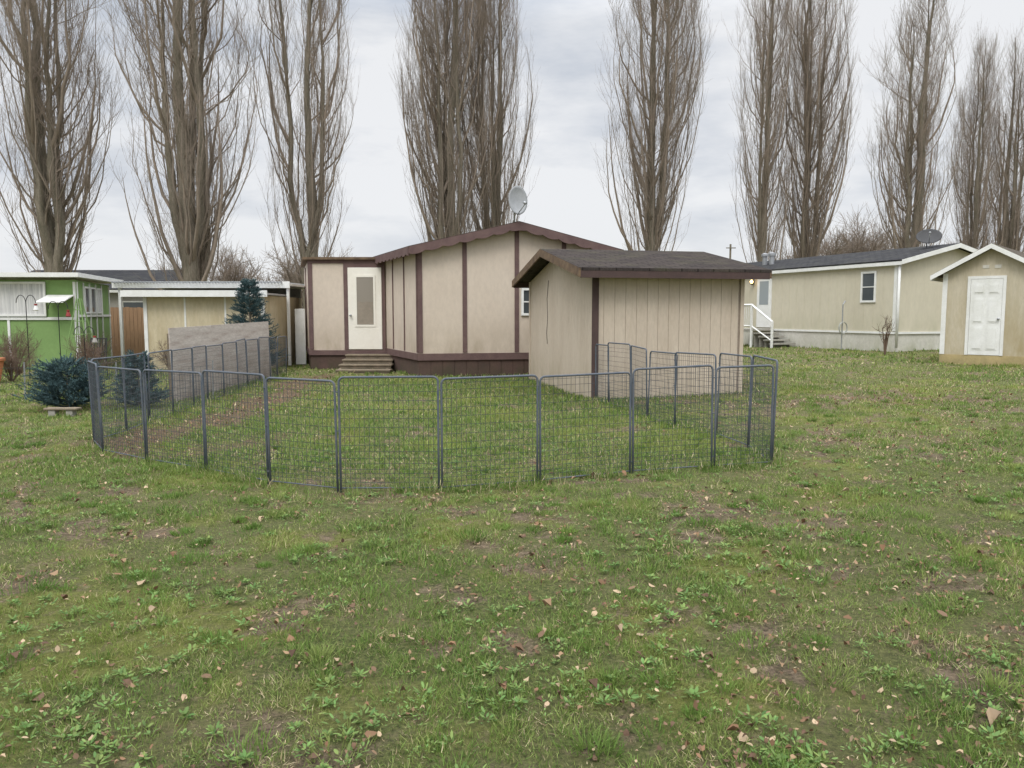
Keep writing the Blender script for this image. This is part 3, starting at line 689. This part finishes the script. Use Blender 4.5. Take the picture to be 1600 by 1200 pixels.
et=MB(); et.strip(E0,E1,-.03,EW,.40,.54,.001,.036); et.strip(EF,E0,0,L2(EF,E0)-.01,.40,.54,.001,.036)
et.strip(E0,E1,-.02,.10,.56,ez-.08,.001,.026); et.strip(E0,E1,1.0,1.12,.56,ez-.08,.001,.03); et.strip(E0,E1,EW-.09,EW-.0,.56,ez-.08,.001,.03)
et.strip(E0,E1,1.12,EW-.09,2.92,ez-.08,.001,.029); et.strip(EF,E0,L2(EF,E0)-.11,L2(EF,E0)-.01,.56,ez-.08,.001,.026)
et.strip(E0,E1,-.03,EW,ez-.08,ez+.02,.001,.034); et.strip(EF,E0,1.6,1.7,.56,ez-.08,.001,.026)
T.add('trim',et,m_mauve,parent=exo)
er=MB(); er.hexa([(EF[0]-.12,EF[1],ez+.02),(E0[0]-.14,E0[1]-.12,ez+.02),(E1[0]+.15,E1[1]-.12,ez+.02),(E1[0]+.0,EF[1],ez+.02)],
 [(EF[0]-.12,EF[1],ez+.09),(E0[0]-.14,E0[1]-.12,ez+.09),(E1[0]+.15,E1[1]-.12,ez+.09),(E1[0]+.0,EF[1],ez+.09)])
T.add('flat_roof',er,m_fasciaw,parent=exo)
dr=MB(); dr.strip(E0,E1,1.125,EW-.095,.57,2.915,.001,.05)
do=T.add('door',dr,m_whitedoor,bevel=.006)
fr=MB(); d0,d1=1.32,EW-.27
for (a_,b__,c_,d_) in ((d0,d1,1.22,1.28),(d0,d1,2.64,2.70),(d0,d0+.06,1.28,2.64),(d1-.06,d1,1.28,2.64)): fr.strip(E0,E1,a_,b__,c_,d_,.05,.066)
T.add('frame',fr,m_whitedoor,parent=do)
gl=MB(); gl.strip(E0,E1,d0+.06,d1-.06,1.28,2.64,.0505,.056); T.add('window',gl,glass('door_glass',(.26,.23,.19),.25),parent=do)
gl=MB()
for i in range(18): gl.strip(E0,E1,d0+.075,d1-.075,1.30+i*.036,1.30+i*.036+.026,.056,.060)
T.add('blind',gl,m_blindt,parent=do)
hn=MB(); hn.path([(E0[0]+1.20,22.25,1.55),(E0[0]+1.20,22.16,1.55)],.03,10); T.add('handle',hn,m_metal,parent=do,smooth=True)
T=Thing('wooden_steps',(-4.0,21.6,G(-4,21.6)),0,'weathered mossy wooden steps below the white door','steps')
for i in range(4):
    y1=22.24-.42*i; zt=.44-.115*i; b1=MB()
    x0=-4.75; x1=-3.36+.03*i
    b1.box(x0,x1,y1-.42,y1-.006,zt-.045,zt); b1.box(x0+.02,x1-.02,y1-.39,y1-.36,zt-.115+.001 if i<3 else -.03,zt-.046)
    T.add('step',b1,m_steps,bevel=.005)
sb=MB()
for x in (-4.73,-3.44):
    sb.hexa([(x,20.7,-.05),(x+.05,20.7,-.05),(x+.05,22.22,-.05),(x,22.22,-.05)],[(x,20.7,.04),(x+.05,20.7,.04),(x+.05,22.22,.39),(x,22.22,.39)])
T.add('stringer',sb,m_steps)

# ------------------------------------------------------------ satellite dishes
def dish(x,y,z,base,face,rw,rh,m,label):
    T=Thing('satellite_dish',(base[0],base[1],base[2]),0,label,'satellite dish')
    f_=Vector(face).normalized(); s_=f_.cross(Vector((0,0,1))).normalized(); u_=s_.cross(f_).normalized(); c=Vector((x,y,z))
    mb=MB(); K=7;n=28
    for side in (0,1):
        for i in range(K+1):
            r=max(i/K,.02)
            for j in range(n):
                t=2*math.pi*j/n; p_=c+s_*(rw*r*math.cos(t))+u_*(rh*r*math.sin(t))+f_*(.16*rh*2*(r*r)*.6-side*.012); mb.v.append(tuple(p_))
    for side in (0,1):
        o=side*(K+1)*n
        for i in range(K):
            for j in range(n):
                k=(j+1)%n; mb.f.append((o+i*n+j,o+i*n+k,o+(i+1)*n+k,o+(i+1)*n+j))
        mb.f.append(tuple(o+j for j in range(n)))
    for j in range(n):
        k=(j+1)%n; mb.f.append((K*n+j,K*n+k,(2*K+1)*n+k,(2*K+1)*n+j))
    T.add('reflector',mb,m,smooth=True)
    ms=MB(); ms.path([base,(base[0],base[1],base[2]+(z-base[2])*.6),tuple(c-f_*.06)],.022,8); T.add('mast',ms,m_metal,smooth=True)
    ar=MB(); e_=c-u_*rh*.95; tip=c+f_*rh*1.5-u_*rh*.55; ar.path([tuple(c-f_*.03-u_*rh*.3),tuple(e_-f_*.02),tuple(tip)],.013,6); ar.path([tuple(tip),tuple(tip-f_*.10+u_*.05)],.035,8)
    T.add('feed_arm',ar,m_metal,smooth=True)
ap=A+hg*(HW/2)
dish(float(ap[0])+.05,19.35,4.38,(float(ap[0])-.02,19.45,3.83),(.35,-.92,.12),.25,.36,m_dish,'grey satellite dish on the brown roof ridge')

# ------------------------------------------------------------ cream home on rising ground
R0=np.array([12.7,25.5]); rdir=np.array([-.369,.929]); rdir/=np.linalg.norm(rdir); rex=np.array([rdir[1],-rdir[0]]); RLn=11.0; RW=4.9
RF=R0+rdir*RLn; R1=R0+rex*RW; gzr=.36
T=Thing('mobile_home',(float(RF[0]),float(RF[1]),gzr),math.atan2(-rdir[1],-rdir[0]),'cream mobile home with white trim and dark roof','house')
REV=3.28;RAP=3.86
rg_=lambda s:REV+(RAP-REV)*(1-abs(s-RW/2)/(RW/2))
wb=MB(); wb.strip(RF,R0,0,RLn-.02,gzr+.55,REV,-.1,0); wb.prof(R0,R1,[0,RW/2,RW],gzr+.55,rg_,-.1,0); wb.strip(R1,R1+rdir*RLn,.02,RLn,gzr+.55,REV,-.1,0); wb.prof(R1+rdir*RLn,RF,[.02,RW/2,RW-.02],gzr+.55,rg_,-.1,0)
T.add('wall',wb,m_rhome)
bt=MB(); s=.2
while s<RLn-.1:
    bt.strip(RF,R0,s,s+.012,gzr+.66,REV-.1,.0005,.006); s+=.41
T.add('batten',bt,m_rhome)
sk=MB(); sk.strip(RF,R0,0,RLn-.03,gzr-.25,gzr+.6,-.12,-.015); sk.strip(R0,R1,0,RW,gzr-.25,gzr+.6,-.12,-.015)
T.add('skirting',sk,m_rskirt)
tr=MB(); tr.strip(RF,R0,0,RLn-.0,gzr+.56,gzr+.63,.001,.03); tr.strip(R0,R1,-.02,RW,gzr+.56,gzr+.63,.001,.034)
tr.strip(RF,R0,RLn-.12,RLn,gzr+.66,REV-.02,.001,.026); tr.strip(R0,R1,-.0,.10,gzr+.66,REV-.02,.001,.026); tr.strip(RF,R0,0,RLn,REV-.12,REV-.0,.001,.024)
T.add('corner_trim',tr,m_white)
ds=MB(); a=R0-rdir*.12+np.array([-.929,-.369])*.06; ds.path([(a[0],a[1],REV-.02),(a[0],a[1],gzr+.1)],.04,8); T.add('downspout',ds,m_white,smooth=True)
ro=gable_roof(T,RF,-rdir,rex,RLn,RW,REV,RAP,.28,.16,m=m_dkroof,mf=m_white,fd=.15)
for s in (0,.45):
    vt=MB()
    q=RF-rdir*(2.9+s)+rex*(1.3); vt.path([(q[0],q[1],3.5),(q[0],q[1],4.05),(q[0],q[1],4.051),(q[0],q[1],4.15),(q[0],q[1],4.2)],[.10,.10,.15,.15,.04],12)
    T.add('roof_vent',vt,m_metal,parent=ro,smooth=False)
window(T,RF,R0,RLn-1.50,RLn-.85,gzr+1.62,gzr+2.68,.07)
dr=MB(); sd=RLn-6.9; dr.strip(RF,R0,sd,sd+.86,gzr+.68,gzr+2.75,.001,.05); do=T.add('door',dr,m_white,bevel=.006)
gl=MB(); gl.strip(RF,R0,sd+.16,sd+.70,gzr+1.6,gzr+2.55,.0505,.056); T.add('window',gl,glass('pale_glass',(.30,.33,.34),.2),parent=do)
lp=MB(); q=RF-rdir*(sd-.25)+np.array([-.929,-.369])*.12; 
lp.path([(q[0],q[1],gzr+2.43),(q[0],q[1],gzr+2.55),(q[0],q[1],gzr+2.67)],[.05,.09,.05],10)
lo=T.add('lantern',lp,m_black,smooth=True)
lp=MB(); q2=q+np.array([-.05,-.12]); lp.path([(q2[0],q2[1],gzr+2.47),(q2[0],q2[1],gzr+2.55),(q2[0],q2[1],gzr+2.63)],[.03,.075,.03],10); T.add('bulb',lp,m_lamp,parent=lo,smooth=True)
on=np.array([-.929,-.369])
def rp(s,o,z): p_=RF-rdir*s+on*o; return (float(p_[0]),float(p_[1]),gzr+z)
T=Thing('entry_steps',rp(sd+1,.6,0),0,'grey entry steps with white railing beside the door','steps')
pl=MB(); pl.hexa([rp(sd-.3,.06,.56),rp(sd+1.1,.06,.56),rp(sd+1.1,1.15,.56),rp(sd-.3,1.15,.56)],[rp(sd-.3,.06,.62),rp(sd+1.1,.06,.62),rp(sd+1.1,1.15,.62),rp(sd-.3,1.15,.62)])
T.add('landing',pl,m_conc)
for i in range(4):
    a0=sd+1.1+.32*i; z=.50-.13*i; s_=MB()
    s_.hexa([rp(a0+.004,.1,z-.06),rp(a0+.33,.1,z-.06),rp(a0+.33,1.1,z-.06),rp(a0+.004,1.1,z-.06)],[rp(a0+.004,.1,z),rp(a0+.33,.1,z),rp(a0+.33,1.1,z),rp(a0+.004,1.1,z)])
    s_.hexa([rp(a0+.03,.14,-.15),rp(a0+.05,.14,-.15),rp(a0+.05,1.06,-.15),rp(a0+.03,1.06,-.15)],[rp(a0+.03,.14,z-.062),rp(a0+.05,.14,z-.062),rp(a0+.05,1.06,z-.062),rp(a0+.03,1.06,z-.062)])
    T.add('step',s_,m_conc)
rl=MB()
for (s_,o,zb2,zt) in ((sd-.28,1.17,-.1,1.6),(sd+.4,1.17,-.1,1.6),(sd+1.1,1.17,-.1,1.6),(sd+2.3,1.17,-.1,.95)):
    rl.path([rp(s_,o,zb2),rp(s_,o,zt)],.05,4)
rl.path([rp(sd-.28,1.17,1.58),rp(sd+1.1,1.17,1.58),rp(sd+2.3,1.17,.93)],.045,4)
rl.path([rp(sd-.28,1.17,.75),rp(sd+1.1,1.17,.75),rp(sd+2.3,1.17,.2)],.03,4)
for k in range(11): rl.path([rp(sd-.2+k*.12,1.17,.75),rp(sd-.2+k*.12,1.17,1.56)],.018,4)
T.add('railing',rl,m_white)
dish(14.25,26.6,4.20,(14.35,26.9,3.8),(-.35,-.75,.55),.40,.31,m_dishd,'dark satellite dish on the cream home roof')
T=Thing('standpipe',rp(RLn-1.6,.7,0)[:2]+(gzr-.02,),0,'pale slender hose stand by the cream home','stand')
q=rp(RLn-1.6,.7,0); mm=MB(); mm.path([(q[0],q[1],gzr-.05),(q[0],q[1],gzr+1.55),(q[0]+.08,q[1],gzr+1.68)],.022,6); T.add('pole',mm,m_metal)
mm=MB()
for k in range(3): mm.path([(q[0]+.14*math.cos(t),q[1]-.05-.03*k,gzr+.75+.2*math.sin(t)) for t in np.linspace(0,6.28,14)],.012,5)
T.add('hose',mm,mat('pale_hose',(.45,.46,.42),None,4,.6,0))

# ------------------------------------------------------------ cream storage shed
K0=np.array([11.15,20.0]); K1=np.array([12.72,18.55]); kex=(K1-K0)/L2(K0,K1); kW=L2(K0,K1); kdp=np.array([-kex[1],kex[0]]); KD=3.2; kz=G(11.5,19.5)-.04
T=Thing('storage_shed',(float(K1[0]),float(K1[1]),kz),math.atan2(kdp[1],kdp[0]),'cream storage shed with white panelled door and stained base','shed')
kev=2.62;krd=3.22; kg=lambda s:kev+(krd-kev)*(1-abs(s-kW/2)/(kW/2))
wb=MB(); wb.prof(K0,K1,[0,kW/2,kW],kz+.28,kg,-.1,0); wb.strip(K1,K1+kdp*KD,.02,KD,kz+.28,kev,-.1,0); wb.strip(K0+kdp*KD,K0,0,KD-.02,kz+.28,kev,-.1,0); wb.prof(K1+kdp*KD,K0+kdp*KD,[.02,kW/2,kW-.02],kz+.28,kg,-.1,0)
T.add('wall',wb,m_rshed)
yb=MB(); yb.strip(K0,K1,-.01,kW+.01,kz-.1,kz+.285,-.1,.012); yb.strip(K1,K1+kdp*KD,0.0,KD,kz-.1,kz+.285,-.1,.010); yb.strip(K0+kdp*KD,K0,0,KD-.02,kz-.1,kz+.285,-.1,.010)
T.add('base',yb,m_yel)
tr=MB(); tr.strip(K0,K1,-.01,.10,kz+.29,kev,.001,.024); tr.strip(K0,K1,kW-.1,kW+.01,kz+.29,kev,.001,.024)
dl,dh=.63,1.33
tr.strip(K0,K1,dl-.07,dl,kz+.29,kz+2.27,.001,.03); tr.strip(K0,K1,dh,dh+.07,kz+.29,kz+2.27,.001,.03); tr.strip(K0,K1,dl,dh,kz+2.20,kz+2.27,.001,.028)
T.add('trim',tr,m_white)
d_=MB(); d_.strip(K0,K1,dl+.006,dh-.006,kz+.295,kz+2.195,.001,.022); dd=T.add('door',d_,m_white)
pn=MB(); hw_=(dh-dl)/2
for i in range(2):
    a_=dl+.07+i*(hw_-.03); b__=a_+hw_-.11
    for (u0,u1) in ((.42,1.0),(1.10,1.72),(1.83,2.08)): 
        pn.strip(K0,K1,a_,b__,kz+u0,kz+u1,.022,.028); pn.strip(K0,K1,a_+.03,b__-.03,kz+u0+.035,kz+u1-.035,.028,.040)
T.add('panel',pn,m_white,parent=dd)
hn=MB(); q=K0+kex*(dh-.06)+np.array([kex[1],-kex[0]])*.02; q3=q+np.array([kex[1],-kex[0]])*.06; hn.path([(q[0],q[1],kz+1.2),(q3[0],q3[1],kz+1.2)],.028,8); T.add('handle',hn,m_metal,parent=dd,smooth=True)
vt=MB(); vt.strip(K0,K1,kW/2-.20,kW/2-.06,kz+2.46,kz+2.54,.001,.012); vt.strip(K0,K1,kW/2+.06,kW/2+.20,kz+2.46,kz+2.54,.001,.012); T.add('vent',vt,m_rskirt)
gable_roof(T,K1,kdp,-kex,KD,kW,kev,krd,.22,.26,m=m_brroof,mf=m_white,fd=.12)

# ------------------------------------------------------------ utility shelter (cream) 
T=Thing('carport_shed',(-8.7,22,0),0,'low cream carport shed with flat white-edged roof','shed')
a=(-10.5,22.0);b_=(-7.05,22.0)
wb=MB(); wb.strip(a,b_,0,3.45,0,2.12,-.08,0); wb.strip((-10.9,25.5),a,0,L2((-10.9,25.5),a)-.02,0,2.12,-.08,0); wb.strip(b_,(-7.12,26.2),.02,4.2,0,2.12,-.08,0); T.add('wall',wb,m_cream)
tr=MB(); tr.strip(a,b_,0,.1,0,2.1,.001,.03); tr.strip(a,b_,3.35,3.45,0,2.1,.001,.03); tr.strip(a,b_,1.15,1.2,0,2.1,.001,.012); tr.strip(a,b_,2.3,2.35,0,2.1,.001,.012)
T.add('trim',tr,m_white)
r_=MB(); r_.box(-10.95,-6.9,21.7,23.6,2.13,2.18); rr_=T.add('roof',r_,m_metal)
r_=MB(); r_.box(-10.98,-6.87,21.66,21.70,2.07,2.25); T.add('fascia',r_,m_white,parent=rr_)
r_=MB(); r_.box(-12.2,-6.85,23.7,27.5,2.46,2.52); r_.box(-12.24,-6.8,23.66,23.70,2.38,2.58); T.add('upper_roof',r_,m_white)
r_=MB()
for k in range(52): r_.path([(-12.15+k*.1,23.5,2.55),(-12.15+k*.1,27,2.57)],.03,6)
T.add('corrugated_sheet',r_,m_metal)
for x in (-12.1,-6.93):
    p_=MB(); p_.box(x,x+.08,23.75,23.83,0,2.46); T.add('post',p_,m_white)
p_=MB(); p_.box(-11.8,-7.2,26.3,26.4,0,2.45); T.add('back_wall',p_,m_grey)
T=Thing('leaning_panel',(-6.85,24.5,0),0,'plain white panel standing beside the carport post','panel')
p_=MB(); p_.box(-6.82,-6.50,24.2,24.26,0,1.75); p_.path([(-6.56,24.19,1.0),(-6.56,24.16,1.0)],.03,8); T.add('sheet',p_,m_white,bevel=.01)
for i in range(3):
    y0_=13.8+i*1.95; y1_=y0_+1.93; x0_=-6.12-.03*i; T=Thing('plywood_sheet',(x0_,y0_,0),0,'weathered plywood sheet set on edge behind the pen','plywood','plywood sheets behind the pen')
    hgt=1.34+.02*i; s_=MB(); s_.hexa([(x0_,y0_,-.05),(x0_+.02,y0_,-.05),(x0_+.02,y1_,-.05),(x0_,y1_,-.05)],[(x0_-.05,y0_,hgt),(x0_-.03,y0_,hgt),(x0_-.03,y1_,hgt+.02),(x0_-.05,y1_,hgt+.02)])
    T.add('sheet',s_,m_ply)
    s_=MB(); s_.box(x0_-.12,x0_-.06,y0_+.1,y0_+.16,-.05,hgt-.1); s_.box(x0_-.12,x0_-.06,y1_-.2,y1_-.14,-.05,hgt-.1); T.add('stake',s_,m_steps)

# ------------------------------------------------------------ green home
T=Thing('mobile_home',(-12.4,22,0),0,'green mobile home with white roof edge and curtains','house')
g0=(-19,22.0);g1=(-12.4,22.0);g2=(-13.65,26.2)
wb=MB(); wb.strip(g0,g1,0,6.6,.0,2.55,-.08,0); wb.strip(g1,g2,.02,L2(g1,g2),0,2.55,-.08,0); T.add('wall',wb,m_green)
tr=MB()
for s in (0,1.6,3.2,4.6,6.52): tr.strip(g0,g1,s,s+.07,0,2.5,.001,.025)
tr.strip(g0,g1,0,6.6,1.42,1.50,.026,.04)
for s in (0.02,.75,1.5,2.3,3.1,4.2): tr.strip(g1,g2,s,s+.07,0,2.5,.001,.03)
tr.strip(g1,g2,0,4.3,1.5,1.57,.031,.04); T.add('trim',tr,m_white)
window(T,g0,g1,3.3,5.75,1.52,2.5,.06,o=.026,mg_=m_curt,bars=0); window(T,g0,g1,.3,3.0,1.52,2.5,.06,o=.026,mg_=m_curt,bars=0)
window(T,g1,g2,.85,1.48,1.6,2.4,.05,bars=0); window(T,g1,g2,1.6,2.25,1.6,2.4,.05,bars=0); window(T,g1,g2,2.4,3.05,1.6,2.4,.05,bars=0,mg_=m_curt)
r_=MB(); r_.hexa([(-19.3,21.6,2.62),(-12.1,21.6,2.62),(-13.3,26.5,2.62),(-19.3,26.5,2.62)],[(-19.3,21.6,2.76),(-12.1,21.6,2.74),(-13.3,26.5,2.74),(-19.3,26.5,2.76)]); T.add('roof',r_,m_white)
r_=MB(); r_.hexa([(-13.2,21.4,1.9),(-12.45,21.4,1.9),(-12.45,21.95,2.1),(-13.2,21.95,2.1)],[(-13.2,21.4,1.93),(-12.45,21.4,1.93),(-12.45,21.95,2.13),(-13.2,21.95,2.13)])
T.add('awning',r_,m_white)
T=Thing('board_fence',(-14,28,0),0,'orange-brown vertical board fence between homes','fence')
s_=MB(); x=-16.5
while x<-12.6: s_.box(x,x+.135,28,28.02,0,1.82+random.uniform(-.02,.02)); x+=.145
T.add('boards',s_,m_cedar); s_=MB(); s_.box(-16.5,-12.6,28.021,28.07,.4,.5); s_.box(-16.5,-12.6,28.021,28.07,1.4,1.5); T.add('rail',s_,m_cedar)
for (x0_,x1_,y_,zt,lab) in ((-29,-19.6,44,3.0,'low grey house with long dark shingle roof'),(-52,-34,48,3.0,'low grey house with long dark shingle roof')):
    T=Thing('house',(x0_,y_,0),0,lab,'house'); s_=MB(); s_.box(x0_,x1_,y_,y_+7,0,zt); T.add('wall',s_,m_grey)
    gable_roof(T,np.array([x0_,float(y_)]),np.array([1.,0]),np.array([0,1.]),x1_-x0_,7,zt,zt+1.15,.3,.4,m=m_dkroof,mf=m_white,fd=.18)
    window(T,(x0_,y_),(x1_,y_),2,3.4,1.2,2.3); window(T,(x0_,y_),(x1_,y_),6.8,8.2,1.2,2.3)
T=Thing('utility_pole',(25.3,90,.4),0,'slim wooden utility pole with crossarm','utility pole'); s_=MB(); s_.path([(25.3,90,0),(25.3,90,9.6)],.11,8); T.add('pole',s_,m_bark); s_=MB(); s_.box(24.75,25.85,89.75,89.87,9.1,9.2); T.add('crossarm',s_,m_bark)
def hook(x,y,h,feeder):
    T=Thing('shepherd_hook',(x,y,0),0,'black metal garden hook holding a small bird feeder','garden hook','garden hooks with feeders'); s_=MB()
    for sg in (-1,1): s_.path([(x,y,-.05),(x,y,h-.25)]+[(x+sg*(.12-.12*math.cos(t)),y,h-.25+.2*math.sin(t)) for t in np.linspace(.3,3.1,8)],.009,6)
    T.add('pole',s_,m_black)
    T2=Thing('bird_feeder',(x+.24,y,h-.5),0,'small hanging bird feeder on a black hook','bird feeder'); s_=MB(); s_.path([(x+.24,y,h-.43),(x+.24,y,h-.41),(x+.24,y,h-.32),(x+.24,y,h-.30)],[.045,.06,.035,.015],10); T2.add('body',s_,feeder)
    s_=MB(); s_.path([(x+.24,y,h-.3),(x+.24,y,h-.26)],.035,10) ; T2.add('lid',s_,m_red)
hook(-11.0,18.7,1.95,m_red); hook(-11.9,18.9,2.1,m_white); hook(-9.9,17.8,1.35,m_grey)
T=Thing('plant_trellis',(-11.6,20.6,0),0,'green metal obelisk trellis beside the home','trellis'); s_=MB(); c=(-11.55,20.6)
for (sx,sy) in ((-1,-1),(1,-1),(1,1),(-1,1)): s_.path([(c[0]+sx*.38,c[1]+sy*.3,0),(c[0]+sx*.04,c[1]+sy*.04,2.0)],.014,6)
T.add('leg',s_,m_green); s_=MB()
for z in (.35,.7,1.05,1.4,1.7):
    k=1-z/2.15; q=[(c[0]+a_*.38*k,c[1]+b__*.3*k,z) for a_,b__ in ((-1,-1),(1,-1),(1,1),(-1,1),(-1,-1))]; s_.path(q,.009,5)
T.add('rung',s_,m_green)
T=Thing('plant_pot',(-12.3,17.6,0),0,'terracotta orange planter with dry stems','planter'); s_=MB(); c=(-12.05,17.6)
s_.path([(c[0],c[1],0),(c[0],c[1],.05),(c[0],c[1],.5),(c[0],c[1],.52),(c[0],c[1],.58)],[.22,.24,.33,.36,.36],16); T.add('pot',s_,m_terr)
s_=MB()
for k in range(22):
    a_=random.uniform(0,6.28); rr=random.uniform(.05,.3); s_.path([(c[0],c[1],.55),(c[0]+rr*.5*math.cos(a_),c[1]+rr*.5*math.sin(a_),.8),(c[0]+rr*math.cos(a_),c[1]+rr*math.sin(a_),random.uniform(.9,1.15))],[.008,.006,.003],4)
T.add('stems',s_,m_twig2)
T=Thing('garden_chair',(-10.6,19.2,0),0,'dark metal garden chair on the patio','chair'); c=(-10.55,19.3)
s_=MB()
for (sx,sy) in ((-1,-1),(1,-1)): s_.path([(c[0]+sx*.24,c[1]-.24,0),(c[0]+sx*.24,c[1]-.24,.62),(c[0]+sx*.24,c[1]+.22,.64)],.014,6)
for sx in (-1,1): s_.path([(c[0]+sx*.22,c[1]+.26,0),(c[0]+sx*.22,c[1]+.22,.45),(c[0]+sx*.2,c[1]+.34,.98)],.014,6)
T.add('frame',s_,m_black); s_=MB(); s_.box(c[0]-.23,c[0]+.23,c[1]-.24,c[1]+.22,.43,.46); T.add('seat',s_,m_black)
s_=MB()
for k in range(6): s_.path([(c[0]-.17+.068*k,c[1]+.23,.5),(c[0]-.17+.068*k,c[1]+.335,.96)],.011,5)
s_.path([(c[0]-.2,c[1]+.34,.97),(c[0]+.2,c[1]+.34,.97)],.014,6); T.add('backrest',s_,m_black)
T=Thing('low_bench',(-7.15,12.0,0),0,'low plank on concrete blocks in the grass','bench'); s_=MB(); s_.box(-7.38,-6.86,12.0,12.16,.085,.115); T.add('plank',s_,m_steps,bevel=.004)
for x in (-7.32,-7.04): s_=MB(); s_.box(x,x+.11,12.02,12.14,-.03,.083); T.add('block',s_,m_conc,bevel=.006)
print('done')
